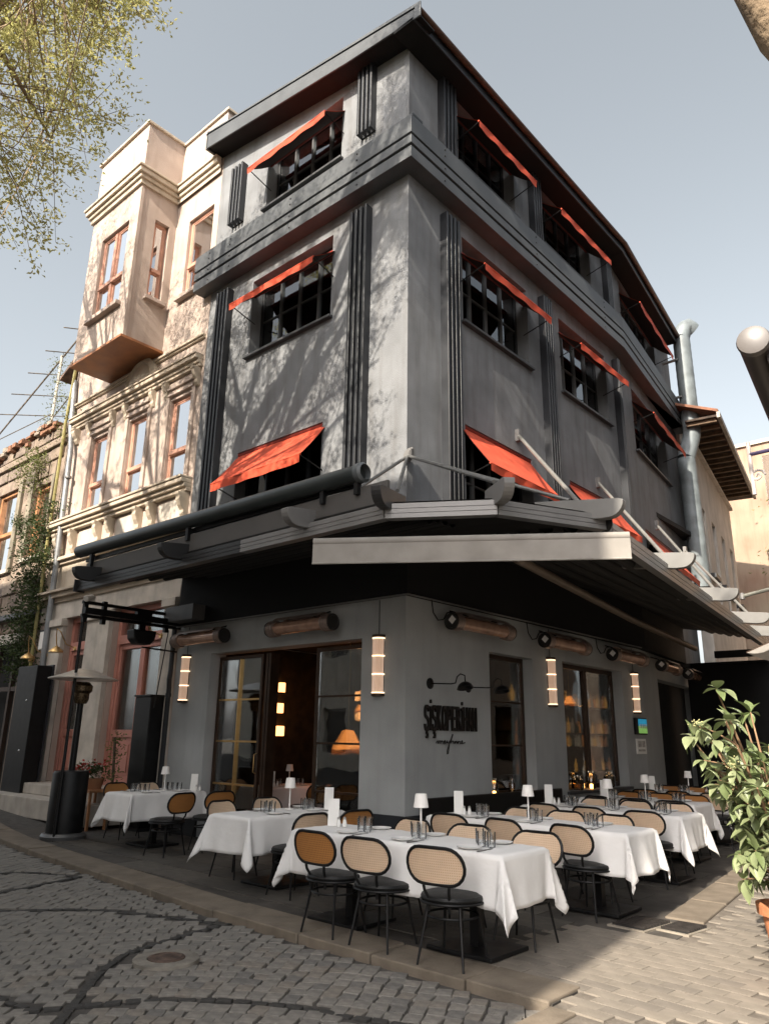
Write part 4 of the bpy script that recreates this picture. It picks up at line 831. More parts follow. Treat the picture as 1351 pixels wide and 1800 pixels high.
# rooftop pergola struts
t=thing('roof_pergola','thin rusty metal pergola frame over the ruined roof','pergola',(-13,.3,9.3)); RU=pm('thin_rusty_metal',(.16,.13,.10),.6,.3,8)
P('long_bar',M().tube([(-17,.2,10.0),(-11.2,.25,12.2)],.025,6),RU,t); P('long_bar',M().tube([(-17,1.6,10.8),(-11.2,1.2,12.5)],.02,6),RU,t); P('post',M().tube([(-12.75,.2,9.2),(-12.7,.2,11.65)],.035,6),pm('pale_post',(.5,.47,.42),.6),t)
for k in range(5): P('cross_bar',M().tube([(-15.6+k*.95,-.25,10.55+k*.36),(-15.4+k*.95,1.7,11.1+k*.36)],.016,5),RU,t)
P('stay',M().tube([(-17,.0,9.9),(-12.75,.2,9.9)],.014,5),RU,t)
# pipes
t=thing('yellow_gas_pipe','slanting yellow gas pipe on the joint of the stone and pink houses','pipe',(-10.9,-.2,3)); P('pipe',M().tube([(-10.98,-.12,10.6),(-11.0,-.16,9.0),(-10.92,-.2,6.1),(-10.82,-.2,3.0),(-10.8,-.2,2.4)],.04,8),pm('yellow_pipe',(.27,.235,.085),.5,.15,5),t,True); P('coupling',M().lathe([(.06,0),(.06,.12)],10,(-10.82,-.2,3.1)),BRASS,t,True)
t=thing('zinc_downpipe','dented zinc downpipe beside the yellow pipe','pipe',(-10.5,-.15,3)); P('pipe',M().tube([(-11.0,-.08,10.2),(-10.75,-.12,8.8),(-10.5,-.16,8.2),(-10.42,-.16,6.5),(-10.36,-.16,5.2),(-10.3,-.16,2.6)],.065,10),pm('zinc',(.26,.27,.28),.5,.15,4,metal=.3),t,True); 
for z in(7.4,5.6): P('strap',M().lathe([(.075,0),(.075,.05)],10,(-10.4,-.16,z)),STEEL,t,True)
# leaf-cloud helper: many small bent leaves round given points
def leaves(pts,spread,per,size,m=None,flat=.6,seed=1,asp=.45):
    r=random.Random(seed); m=m or M(); V=m.v; Fc=m.f
    for p in pts:
        for _ in range(per):
            c=Vector(p)+Vector((r.gauss(0,spread),r.gauss(0,spread),r.gauss(0,spread*.8)))
            a=r.uniform(0,2*math.pi); e=r.uniform(-.9,.9); d=Vector((math.cos(a)*math.cos(e),math.sin(a)*math.cos(e),math.sin(e)))
            s=d.cross(Vector((r.uniform(-1,1),r.uniform(-1,1),r.uniform(-1,1))))
            if s.length<.05: continue
            s.normalize(); L=size*r.uniform(.6,1.3); w=L*asp; n=len(V); nn=d.cross(s)*(L*.15)
            V+=[tuple(c),tuple(c+d*L*.5+s*w*.5+nn),tuple(c+d*L),tuple(c+d*L*.5-s*w*.5+nn)]; Fc.append((n,n+1,n+2,n+3))
    return m
IVY=pm('ivy_leaf',(.06,.085,.022),.6,.3,5,trans=.25,col2=(.03,.05,.015))
IVYL=pm('pale_climber_leaf',(.17,.19,.06),.6,.2,5,trans=.3)
random.seed(31)
def plant_on(name,lab,pts,mat,sp,per,size,seed,stem):
    t=thing(name,lab,'plant',pts[0]); P('foliage',leaves(pts,sp,per,size,seed=seed).mesh('foliage',mat,False,False),None,t,kind='stuff'); P('stem',M().tube(stem,.022,6),pm('vine_bark',(.10,.075,.05),.9,.2,8),t,True); return t
plant_on('ivy','dark ivy hanging down the corner of the stone house',[(-11.35+random.gauss(0,.28),-.25+random.gauss(0,.06),z) for z in [2.9+.1*i for i in range(40)]],IVY,.17,150,.085,4,[(-11.3,-.1,.2),(-11.5,-.15,3),(-11.2,-.2,5),(-11.0,-.2,8)])
plant_on('wall_shrub','pale green shrub sprouting from the stone house wall top',[(-12.2+random.gauss(0,.25),-.2+random.gauss(0,.1),8.0+random.gauss(0,.35)) for i in range(22)],IVYL,.15,60,.07,5,[(-12.2,-.02,7.6),(-12.2,-.25,8.1)])
plant_on('wall_tuft','small green tuft between the two wooden windows',[(-12.95+random.gauss(0,.12),-.12,6.7+random.gauss(0,.12)) for i in range(7)],IVY,.1,50,.06,6,[(-12.95,-.02,6.5),(-12.95,-.15,6.8)])
plant_on('roof_climber','climber on the rooftop post of the stone house',[(-12.7+random.gauss(0,.12),.2,9.2+.11*i) for i in range(22)]+[(-11.1+random.gauss(0,.2),-.1,8.6+.09*i) for i in range(14)],IVYL,.13,26,.06,7,[(-12.8,.2,9),(-12.7,.2,11.4)])
t=thing('black_panel_box','big black panel box standing before the stone house door','box',(-9.7,-.5,.2)); P('body',M().box(-10.4,-.62,.2,-9.5,-.3,2.92),BLACK,t,bevel=.012); P('back_plate',M().box(-10.42,-.3,.2,-9.48,-.26,2.95),TRIM,t)
for z in(1.2,2.2): P('bolt',M().lathe([(.03,0),(.0,.02)],8,(-9.8,-.62,z),(0,-1,0)),CHROME,t)
t=thing('meter_box','white utility box on the strip of brick beside the pink house','box',(-10.5,-.05,3.6)); P('case',M().box(-10.62,-.18,3.35,-10.42,-.02,3.75),WHITE,t,bevel=.01); P('lid',M().box(-10.64,-.19,3.75,-10.4,-.0,3.78),TRIM,t)
# flowers by the pink doors
t=thing('flower_stand','pot with red and orange flowers on a small wooden stand by the pink doors','plant',(-6.35,-.75,0)); P('stand',M().box(-6.6,-.95,.60,-6.1,-.55,.64).box(-6.58,-.93,0,-6.54,-.89,.6).box(-6.16,-.93,0,-6.12,-.89,.6).box(-6.58,-.61,0,-6.54,-.57,.6).box(-6.16,-.61,0,-6.12,-.57,.6),OW,t)
P('pot',M().lathe([(.12,.64),(.16,.82),(.14,.82)],14,(-6.35,-.75,0)),pm('clay_pot',(.30,.14,.07),.8),t,True)
P('foliage',leaves([(-6.35+random.gauss(0,.12),-.75+random.gauss(0,.12),.9+random.random()*.12) for i in range(14)],.07,18,.07,seed=8).mesh('foliage',IVY,False,False),None,t,kind='stuff'); P('flowers',leaves([(-6.35+random.gauss(0,.14),-.8+random.gauss(0,.14),.95+random.random()*.12) for i in range(9)],.03,14,.05,seed=9,asp=.8).mesh('flowers',pm('red_flower',(.42,.03,.02),.6,.3,20),False,False),None,t,kind='stuff')
plant_on('potted_climber','thin leafy climber in front of the black cabinet',[(-6.05+.08*math.sin(i*1.3),-.6,.75+.07*i) for i in range(12)],IVYL,.07,20,.06,10,[(-6.05,-.6,.0),(-6.02,-.6,.8),(-6.1,-.6,1.5)])
# ---------------------------------------------------------------- white house down the lane
FWH=F((-.30,13.5,0),(-.17,1,0),(1,.17,0))
wh=thing('white_house','pale rendered house with a deep timber eave down the lane','building',FWH.p(3,0,0)); WHT=pm('pale_render',(.50,.47,.43),.85,.1,1.5,.25,50,stain=.35)
WO=[(a,a+.75,6.12,8.15) for a in(.15,2.05,3.95,5.85)]
P('wall',wall(FWH,-.2,7.2,0,10.3,WO,.3),WHT,wh); 
for a,b,c,d in WO:
    m=M(); FWH.box(m,a,-.2,c,b,-.17,d); w=P('window',m,WHITE,wh); m=M(); FWH.box(m,a+.06,-.165,c+.06,b-.06,-.16,d-.06); P('blind',m,pm('pale_blind',(.55,.54,.52),.8),w); m=M(); FWH.box(m,a-.06,0,c-.12,b+.06,.22,c); P('sill',m,TRIM,w); m=M(); FWH.box(m,a-.04,.0,c-.62,b+.04,.06,c-.125); P('apron',m,WHT,w)
m=M(); FWH.box(m,-1.0,.0,10.3,7.4,.85,10.36); P('eave_boards',m,pm('dark_eave',(.06,.04,.028),.8,.3,6),wh)
for k in range(16): m=M(); FWH.box(m,-.9+k*.5,0.02,10.2,-.82+k*.5,.82,10.298); P('rafter_end',m,pm('eave_rafter',(.16,.105,.065),.8,.2,6),wh)
m=M(); FWH.box(m,-1.05,.85,10.25,7.45,.94,10.42); P('eave_fascia',m,pm('pale_eave_edge',(.36,.33,.29),.7,.15,5),wh); m=M(); FWH.box(m,-.1,.0,9.85,7.2,.12,9.95); P('wall_moulding',m,WHT,wh); P('roof',M().prism([FWH.p(-1.05,.9,10.42),FWH.p(7.45,.9,10.42),FWH.p(7.45,-3,12),FWH.p(-1.05,-3,12)],(0,0,.08)),pm('roof_tile',(.22,.10,.06),.8,.2,8,.4,20),wh)
# end-of-lane wall with climbers, dark screen below
endw=thing('lane_end_wall','sunlit peach wall with dry climbers closing the lane','building',(-1,24,0)); P('wall',M().box(-3.2,24,0,9,24.4,13.5),pm('peach_render',(.30,.19,.135),.9,.12,.8,.3,30,col2=(.35,.28,.205),stain=.3),endw); P('coping',M().box(-3.3,23.9,13.5,9.1,24.5,13.65),STONEW,endw)
random.seed(41)
for k in range(7):
    x=-.9+k*.42; pts=[(x+random.uniform(-.3,.3)*j*.35,23.85,3.5+j*.9) for j in range(random.randint(6,10))]
    if k%2==0: plant_on('wall_climber','dry branching climber on the peach end wall, sparse young leaves' if k!=2 else 'leafier climber on the peach end wall',pts,IVYL,.35,10 if k!=2 else 40,.16,50+k,pts)['group']='climbers on the end wall'
    else: P('dry_vine',M().tube(pts,.03,5),pm('vine_bark',(.10,.075,.05)),endw)
scr=thing('dark_screen','black screen wall at the far end of the terrace','wall',(.5,11.6,0)); P('panel',M().box(-.45,11.55,0,2.2,11.65,3.42),BLACKF,scr); P('post',M().box(2.2,11.5,0,2.32,11.7,3.45),BLACK,scr); P('cap',M().box(-.45,11.52,3.42,2.2,11.68,3.46),BLACK,scr)
# ---------------------------------------------------------------- chairs
SEAT=pm('black_leather',(.007,.007,.007),.45,.2,18,.12,120,spec=.3)
def chair_proto(nm,cm):
    t=thing('cane_chair','black bentwood-style chair with %s cane back'%nm,'chair')
    z0,z1,hw=.545,.795,.235; hh=(z1-z0)/2; zc=(z0+z1)/2; n=10; pts=[]
    by=lambda z,x:-.245-.22*(z-.53)+.5*x*x          # the back leans and curves round the sitter
    for i in range(n+1): a=-math.pi/2+math.pi*i/n; pts.append((hw-hh+hh*math.cos(a),zc+hh*math.sin(a)))
    for i in range(n+1): a=math.pi/2+math.pi*i/n; pts.append((-(hw-hh)+hh*math.cos(a),zc+hh*math.sin(a)))
    loop=[(x,by(z,x),z) for x,z in pts]
    k=P('backrest_frame',M().tube(loop,.0125,8,closed=True),BLACK,t,True,local=True)
    m=M(); nx=12; nz=6
    def fn(u,v):
        z=zc+(2*v-1)*(hh-.006); h=math.sqrt(max(0,1-((z-zc)/hh)**2)); w=(hw-hh)+hh*h-.004; x=(2*u-1)*w; return (x,by(z,x),z)
    f=M().grid(fn,nx,nz); b=M().grid(lambda u,v:(lambda p:(p[0],p[1]+.006,p[2]))(fn(u,v)),nx,nz); m.v=f.v+b.v; m.f=f.f+[tuple(i+len(f.v) for i in reversed(q)) for q in b.f]
    P('cane_panel',m,cm,k,True)
    for s in(-1,1): P('back_stem',M().tube([(s*.105,by(.535,.1)-.0,.535),(s*.10,-.235,.50),(s*.085,-.205,.45),(s*.085,-.20,.36)],.0115,8),BLACK,t,True,local=True)
    P('seat_cushion',M().lathe([(.0,.405),(.22,.405),(.232,.42),(.236,.438),(.226,.456),(.18,.468),(.09,.472),(0,.473)],28),SEAT,t,True,local=True)
    P('seat_rim',M().tube([(.236*math.cos(a),.236*math.sin(a),.412) for a in [2*math.pi*i/28 for i in range(28)]],.009,6,closed=True),BLACK,t,True,local=True)
    P('support_ring',M().tube([(.19*math.cos(a),.19*math.sin(a),.315) for a in [2*math.pi*i/24 for i in range(24)]],.009,6,closed=True),BLACK,t,True,local=True)
    for sx in(-1,1):
        for sy in(-1,1): P('leg',M().tube([(sx*.13,sy*.13,.41),(sx*.14,sy*.14,.315),(sx*.185,sy*.195,.0)],[.012,.012,.0085],8),BLACK,t,True,local=True)
    learn(t); return t
CP=[chair_proto('pale',CANE1),chair_proto('honey-brown',CANE2)]; used=[False,False]
random.seed(17)
def chair(bx,by,face,kind,where,grp):
    """bx,by: where the back stands; face: direction the sitter looks at, degrees"""
    a=R(face)-math.pi/2+random.uniform(-.15,.15); x=bx-.27*math.sin(a)*1; y=by+.27*math.cos(a)
    lab='black chair, %s cane back, %s'%(('pale','honey-brown')[kind],where)
    if not used[kind]: o=CP[kind]; used[kind]=True; o.location=(x,y,.0085); o.rotation_euler=(0,0,a); o['label']=lab; o['group']=grp
    else: dup(CP[kind],(x,y,.0085),a,lab,grp)
TABN={'A':'the cobble-side long table','D':'the corner-pillar long table','E':'the bar-window long table','F':'the long table after the bar','G':'the last long table','B':'the short open-door table','C':'the short patio-heater table'}
N,S_,E_,W_=90,-90,0,180
def row(xs_,y,face,kinds,side,key,grp):
    for x,kd,end in zip(xs_,kinds,('wall end','middle','lane end')): chair(x,y,face,kd,'%s, %s of %s'%(end,side,TABN[key]),grp)
row((1.56,2.13,2.82),-3.05,N,(1,0,0),'street side','A','chairs on the street side of the first table')
row((1.50,2.17,2.86),-1.67,S_,(0,0,0),'far side','A','chairs on the far side of the first table')
row((1.39,2.05,2.78),-.95,N,(0,0,0),'street side','D','chairs on the street side of the second table')
row((1.51,2.07,2.64),.30,S_,(0,0,0),'far side','D','chairs on the far side of the second table')
row((1.37,1.98,2.64),1.03,N,(0,0,0),'street side','E','chairs on the street side of the third table')
row((1.38,1.93,2.45),2.47,S_,(0,0,0),'far side','E','chairs on the far side of the third table')
row((1.2,1.75,2.26),2.86,N,(0,0,0),'street side','F','chairs on the street side of the fourth table')
row((1.05,1.55,2.06),4.26,S_,(1,1,1),'far side','F','chairs on the far side of the fourth table')
row((1.0,1.55,2.1),4.99,N,(1,1,0),'street side','G','chairs on the street side of the last table')
row((.8,1.3),6.56,S_,(1,1),'far side','G','chairs on the far side of the last table')
chair(.46,-2.02,W_,0,'backing onto the long table, at '+TABN['B'],'chairs at the short door table'); chair(.50,-1.4,W_,1,'on the pillar side of '+TABN['B'],'chairs at the short door table')
chair(-1.36,-1.80,E_,0,'kerb end, heater side of '+TABN['B'],'chairs at the short door table west'); chair(-1.42,-1.05,E_,0,'door end, heater side of '+TABN['B'],'chairs at the short door table west')
chair(-2.71,-1.42,W_,1,'kerb end, door side of '+TABN['C'],'chairs at the heater table'); chair(-2.69,-.81,W_,1,'wall end, door side of '+TABN['C'],'chairs at the heater table')
chair(-5.18,-1.0,E_,1,'against the truss post at '+TABN['C'],'chairs at the heater table west'); chair(-5.12,-.48,E_,0,'near the black cabinet at '+TABN['C'],'chairs at the heater table west')
chair(-3.1,1.45,W_,1,'inside the open street doors','chairs inside the dining room'); chair(-2.45,1.1,W_,0,'inside behind the bronze door leaf','chairs inside the dining room')
# ---------------------------------------------------------------- tables, cloths, settings
TZ=.735
def cloth(x0,x1,y0,y1,ov,seed,lab,grp):
    r=random.Random(seed); L,Wd=x1-x0,y1-y0; ph=[r.uniform(0,6.28) for _ in range(8)]; fq=[r.uniform(4.5,7.5) for _ in range(4)]
    nu=int((L+2*ov)/.032); nv=int((Wd+2*ov)/.032)
    def fold(s,q,i): # outward ripple of a hanging edge, s metres along, q metres down
        return .03*q/.33+(.03*math.sin(fq[i]*s+ph[i])+.014*math.sin(2.3*fq[i]*s+ph[i+4])+.006*math.sin(5.1*fq[i]*s+ph[i]))*(q/.33)**1.2
    def fn(u,v):
        a=-ov+(L+2*ov)*u; b=-ov+(Wd+2*ov)*v; ex=max(-a,a-L,0); ey=max(-b,b-Wd,0); ca=min(max(a,0),L); cb=min(max(b,0),Wd); sx=-1 if a<0 else 1; sy=-1 if b<0 else 1
        if ex==0 and ey==0:
            cr=.004*abs(math.cos(a*math.pi/.42+.6))**40+.003*abs(math.cos(b*math.pi/.35+.9))**40+.0015*math.sin(7*a+3*b+ph[0]); return (x0+a,y0+b,TZ+.012+cr)
        q=math.hypot(ex,ey); rd=min(q,.02)
        if ey==0: o=fold(b,q,0 if sx<0 else 1)+rd*.6; return (x0+ca+sx*o,y0+b,TZ+.012-max(0,q-.008))
        if ex==0: o=fold(a,q,2 if sy<0 else 3)+rd*.6; return (x0+a,y0+cb+sy*o,TZ+.012-max(0,q-.008))
        th=math.atan2(ey,ex); s2=math.sin(2*th); fx=fold(cb,q,0 if sx<0 else 1)+rd*.6; fy=fold(ca,q,2 if sy<0 else 3)+rd*.6
        out=q*(.20*s2**1.3)+.012; c,s=math.cos(th),math.sin(th)
        ox=fx*c*c+out*c+.03*s2*math.sin(9*th+ph[2])*q/.4; oy=fy*s*s+out*s-.03*s2*math.sin(9*th+ph[3])*q/.4
        return (x0+ca+sx*ox,y0+cb+sy*oy,TZ+.012-max(0,q-.008)*(1-.06*s2))
    m=M().grid(fn,nu,nv); o=P('tablecloth',m.mesh('tablecloth',LINEN,True,False),None,None,label=lab,cat='tablecloth',group=grp)
    so_=o.modifiers.new('thickness','SOLIDIFY'); so_.thickness=.003; so_.offset=-1; return o
def table(key,x0,x1,y0,y1):
    t=thing('dining_table','black pedestal dining table under the cloth of '+TABN[key][4:],'table',((x0+x1)/2,(y0+y1)/2,0),'dining tables')
    P('tabletop',M().box(x0,y0,TZ-.03,x1,y1,TZ),pm('table_board',(.06,.045,.035),.6),t,bevel=.005)
    lx=x1-x0>y1-y0; c=((x0+x1)/2,(y0+y1)/2)
    for s in((-1,1) if max(x1-x0,y1-y0)>1.5 else (0,)):
        q=(c[0]+(s*(x1-x0)*.30 if lx else 0),c[1]+(0 if lx else s*(y1-y0)*.3))
        P('pedestal',M().box(q[0]-.04,q[1]-.04,.03,q[0]+.04,q[1]+.04,TZ-.03),BLACK,t); P('base',M().box(q[0]-.3,q[1]-.26,.009,q[0]+.3,q[1]+.26,.04),BLACK,t,bevel=.008)
    cloth(x0,x1,y0,y1,.375,ord(key),'white linen cloth draped over '+TABN[key],'white tablecloths')
# prototypes of the things on the tables
gl0=P('tumbler',M().lathe([(.0,.004),(.030,.004),(.033,.02),(.036,.115),(.0335,.115),(.0305,.022),(0,.016)],16),GLASST,None,True,label='x',cat='glass')
pl0=P('plate',M().lathe([(0,.0),(.06,0),(.095,.012),(.098,.016),(.06,.006),(0,.005)],24),pm('white_china',(.82,.81,.79),.2,.02,3,spec=.5),None,True,label='x',cat='plate')
kn0=P('knife',M().box(-.008,-.10,0,.008,.02,.006).box(-.006,.02,.001,.006,.11,.004),pm('cutlery',(.22,.21,.20),.3,.05,5,metal=.9),None,label='x',cat='cutlery')
def lamp_proto():
    t=thing('table_lamp','x','lamp'); WL=pm('white_lamp_paint',(.82,.80,.77),.45,.02,3)
    P('base',M().lathe([(.052,0),(.052,.012),(.012,.018)],20),WL,t,True,local=True); P('stem',M().tube([(0,0,.015),(0,0,.27)],.0085,8),WL,t,True,local=True); P('shade',M().lathe([(.066,.235),(.049,.345),(.046,.345),(.063,.235)],24),WL,t,True,local=True); P('shade_top',M().lathe([(.0,.338),(.047,.338),(.047,.343),(0,.343)],16),WL,t,True,local=True); learn(t); return t
def menu_proto():
    t=thing('menu_card','x','menu card'); m=M().box(-.05,-.004,0,.05,.004,.24); P('front_leaf',M().prism([(-.052,-.03,.0),(.052,-.03,.0),(.052,.0,.24),(-.052,.0,.24)],(0,.003,0)),WHITE,t,local=True); P('rear_leaf',M().prism([(-.052,.03,.0),(.052,.03,.0),(.052,.004,.24),(-.052,.004,.24)],(0,-.003,0)),WHITE,t,local=True); learn(t); return t
def shaker_proto():
    t=thing('salt_shaker','x','shaker'); P('body',M().lathe([(.017,0),(.021,.03),(.014,.065)],12),WHITE,t,True,local=True); P('cap',M().lathe([(.015,.065),(.015,.08),(.008,.088),(0,.09)],12),CHROME,t,True,local=True); learn(t); return t
for o in(gl0,pl0,kn0): KIDS[o.name]=[]
LP,MP,SP=lamp_proto(),menu_proto(),shaker_proto(); first={}
def put(proto,loc,rz,lab,grp):
    if proto.name not in first: first[proto.name]=1; proto.location=loc; proto.rotation_euler=(0,0,rz); proto['label']=lab; proto['group']=grp; return proto
    return dup(proto,loc,rz,lab,grp)
random.seed(23); ZT=TZ+.0155
def setting(key,x0,x1,y0,y1,seats,lamp,menu):
    table(key,x0,x1,y0,y1); nm=TABN[key]; lx=x1-x0>y1-y0
    for sx,sy,dx,dy in seats:  # seat point on the table edge and direction into the table
        px,py=sx+dx*.10,sy+dy*.10
        put(pl0,(px,py,ZT),0,'small white plate set on '+nm,'plates')
        put(kn0,(px+dy*.14+random.uniform(-.01,.01),py-dx*.14,ZT),math.atan2(dy,dx)-math.pi/2+random.uniform(-.08,.08),'dark steel knife laid on '+nm,'knives')
        for q in(0,1): put(gl0,(px+dx*.15+dy*(.02+.078*q)+random.uniform(-.01,.01),py+dy*.15-dx*(.02+.078*q)+random.uniform(-.01,.01),ZT),random.random(),'clear glass tumbler standing on '+nm,'tumblers on '+nm)
    put(LP,(*lamp,ZT),0,'small white cordless lamp on '+nm,'table lamps')
    put(MP,(*menu,ZT),R(40),'upright white menu card on '+nm,'menu cards')
    for d in(0,.05): put(SP,(menu[0]+.09+d,menu[1]-.02+d*.6,ZT),0,'small white salt and pepper shaker on '+nm,'shakers on '+nm)
def rowseats(xs_,y0,y1): return [(x,y0,0,1) for x in xs_]+[(x,y1,0,-1) for x in xs_]
setting('A',.92,3.15,-2.68,-2.04,rowseats((1.5,2.13,2.8),-2.68,-2.04),(2.10,-2.30),(1.02,-2.28))
setting('D',.90,3.20,-.66,-.02,rowseats((1.4,2.05,2.72),-.66,-.02),(1.98,-.33),(1.08,-.34))
setting('E',.85,2.93,1.40,2.06,rowseats((1.38,1.95,2.6),1.40,2.06),(1.90,1.74),(1.05,1.75))
setting('F',.75,2.42,3.22,3.90,rowseats((1.1,1.6,2.1),3.22,3.90),(1.62,3.56),(.95,3.6))
setting('G',.55,2.10,5.42,6.10,rowseats((.9,1.35,1.8),5.42,6.10),(1.45,5.76),(.8,5.8))
setting('B',-.72,-.08,-2.40,-1.02,[(-.08,-1.98,-1,0),(-.08,-1.4,-1,0),(-.72,-1.8,1,0),(-.72,-1.2,1,0)],(-.48,-1.5),(-.22,-1.12))
setting('C',-4.28,-3.62,-1.65,-.42,[(-3.62,-1.35,-1,0),(-3.62,-.8,-1,0),(-4.28,-1.3,1,0),(-4.28,-.75,1,0)],(-3.95,-.92),(-3.72,-.55))
TABN['I']='the table inside the open doors'
setting('I',-4.35,-3.6,.85,2.2,[(-3.6,1.2,-1,0),(-3.6,1.7,-1,0)],(-3.86,1.5),(-3.85,1.1))
# dark banquette along the lane wall
t=thing('wall_bench','low dark bench running along the lane wall under the window','bench',(.25,1.6,0)); P('seat',M().box(.04,.25,.42,.42,3.9,.5),SEAT,t,bevel=.02); P('front',M().box(.08,.3,.01,.38,3.85,.42),BLACKF,t); P('backrest',M().box(.04,.25,.5,.09,3.9,.82),SEAT,t,bevel=.015)
# ---------------------------------------------------------------- potted shrub in the sun
pot=(4.74,-1.42)
t=thing('potted_shrub','leafy evergreen shrub in a terracotta pot standing in the sunlit lane','plant',(pot[0],pot[1],-.03))
TERRA=pm('terracotta',(.46,.185,.085),.8,.12,5,.2,40,stain=.2)
P('pot',M().lathe([(.14,-.03),(.205,.40),(.235,.405),(.24,.47),(.205,.475),(.195,.40),(0,.40)],28,(*pot,0)),TERRA,t,True); P('soil',M().lathe([(0,.43),(.2,.42)],20,(*pot,0)),pm('soil',(.05,.035,.025),.95),t)
LEAFM=[pm('shrub_leaf_%d'%i,c,.42,.15,12,trans=.22,spec=.45) for i,c in enumerate([(.23,.27,.135),(.16,.205,.085),(.27,.305,.165)])]
def leaf_mesh(mat,L=.15,w=.062):
    m=M(); n=6; V=[]
    for i in range(n+1):
        s=i/n; h=w/2*math.sin(math.pi*s**.8)*(1 if s<1 else 0); z=-.28*L*s*s
        V+=[(-h,L*s,z+.35*h),(0,L*s,z),(h,L*s,z+.35*h)]
    m.v=V
    for i in range(n):
        for k in(0,1): a=i*3+k; m.f.append((a,a+1,a+4,a+3))
    return m.mesh('leaf',mat,True,False)
LM=[leaf_mesh(LEAFM[i%3],.15+.02*(i%2),.078+.014*(i//3)) for i in range(6)]
r=random.Random(77); BARK=pm('shrub_bark',(.26,.16,.09),.85,.2,10,.2,40); tips=[]; nl=0
side=Vector((-.75,-.66,0))
for k in range(22):
    a=r.uniform(0,2*math.pi); d=Vector((math.cos(a),math.sin(a),0))*.8+side*(.6 if k<17 else -.1); d.normalize(); h=r.uniform(1.15,1.95); sp=r.uniform(.25,.74)
    p0=Vector((*pot,.42)); p3=p0+d*sp+Vector((0,0,h-.42)); p1=p0+d*sp*.25+Vector((0,0,(h-.42)*.4)); p2=p0+d*sp*.65+Vector((0,0,(h-.42)*.75))
    P('branch',M().tube([p0+d*.03,p1,p2,p3],[.016,.013,.009,.005],7),BARK,t,True)
    tips.append((p3,d))
    for q in range(5):
        s=r.uniform(.18,.95); b=p1.lerp(p2,s) if q<3 else p0.lerp(p1,s*.8+.2); a2=r.uniform(0,2*math.pi); e=Vector((math.cos(a2),math.sin(a2),r.uniform(.1,.9))).normalized(); e=(e+side*.35).normalized(); L=r.uniform(.14,.36)
        P('twig',M().tube([b,b+e*L*.6+Vector((0,0,.02)),b+e*L],[.007,.005,.003],5),BARK,t,True); tips.append((b+e*L,e))
XL=M()
tips.sort(key=lambda q:-(q[0]-Vector((*pot,0))).dot(side))
for (p,d) in tips:
    for j in range(r.choice((6,7,7,8))):
        a=j*2.4+r.uniform(-.4,.4); el=r.uniform(-.35,.75)
        q=d.to_track_quat('Z','Y'); v=q@Vector((math.cos(a)*math.cos(el),math.sin(a)*math.cos(el),math.sin(el))); v=(v+Vector((0,0,-.1))).normalized()
        s=r.uniform(.55,1.0); k=r.randrange(6); nl+=1
        if nl>298:
            Q=v.to_track_quat('Y','Z'); n=len(XL.v); XL.v+=[tuple(p+Q@(w.co*s)) for w in LM[k].vertices]; XL.f+=[tuple(n+i for i in f.vertices) for f in LM[k].polygons]; continue
        o=bpy.data.objects.new('leaf',LM[k]); COL.objects.link(o); o.parent=t; o.matrix_parent_inverse=Matrix.Translation(-Vector(t.location))
        o.rotation_mode='QUATERNION'; o.rotation_quaternion=v.to_track_quat('Y','Z'); o.location=p-d*r.uniform(0,.05); o.scale=(s,s,s)
P('inner_leaves',XL.mesh('inner_leaves',LEAFM[1],True,False),None,t,kind='stuff')
fl=[tips[i][0] for i in(2,9,16)]
m=M()
for p in fl:
    for j in range(26): c=p+Vector((r.gauss(0,.03),r.gauss(0,.03),r.gauss(.03,.015))); m.lathe([(.0,-.006),(.006,0),(0,.006)],5,c)
P('flower_heads',m,pm('pale_buds',(.42,.40,.20),.7),t,kind='stuff')
# ---------------------------------------------------------------- trees
BARKT=pm('plane_tree_bark',(.34,.25,.16),.9,.25,3,.7,22,col2=(.20,.15,.10))
LEAFT=pm('young_tree_leaf',(.54,.50,.22),.6,.25,.8,trans=.5,col2=(.38,.38,.14))
def tree(name,lab,trunk,tr,lobes,nb,seed,per,size,sp,minz=None,limbs=()):
    r=random.Random(seed); t=thing(name,lab,'tree',trunk[0])
    P('trunk',M().tube(trunk,tr,14),BARKT,t,True)
    top=Vector(trunk[-1]); pts=[]; bm=M(); kb=0
    for pth,rad in limbs:
        P('limb',M().tube(pth,rad,10),BARKT,t,True)
    for c,rad,n in lobes:
        c=Vector(c)
        mains=[]
        for i in range(nb):
            v=Vector((r.gauss(0,1),r.gauss(0,1),r.gauss(.2,1))).normalized(); e=c+Vector((v.x*rad[0],v.y*rad[1],v.z*rad[2]))*r.uniform(.55,.8)
            s=top.lerp(c,r.uniform(.2,.9)); mid=s.lerp(e,.5)+Vector((r.gauss(0,.3),r.gauss(0,.3),r.uniform(0,.5)))
            mains.append((s,mid,e)); P('branch',M().tube([s,mid,e],[.075,.045,.018],6),BARKT,t,True)
        for i in range(n):
            v=Vector((r.gauss(0,1),r.gauss(0,1),r.gauss(0,1))).normalized()*(r.random()**.42); e=c+Vector((v.x*rad[0],v.y*rad[1],v.z*rad[2]))
            s,mid,en=min((r.choice(mains) for _ in range(6)),key=lambda q:(q[1]-e).length); b=mid.lerp(en,r.random())
            f=b.lerp(e,.55)+Vector((r.gauss(0,.12),r.gauss(0,.12),r.gauss(.05,.12))); bm.tube([b,f,e],[.014,.008,.003],3,caps=False)
            for q in range(5): pts.append(f.lerp(e,q/4)+Vector((r.gauss(0,.08),r.gauss(0,.08),r.gauss(-.03,.08))))
    P('twigs',bm.mesh('twigs',BARKT,False,False),None,t,kind='stuff'); P('crown',leaves(pts,sp,per,size,seed=seed,asp=.5).mesh('crown',LEAFT,False,False),None,t,kind='stuff'); return t
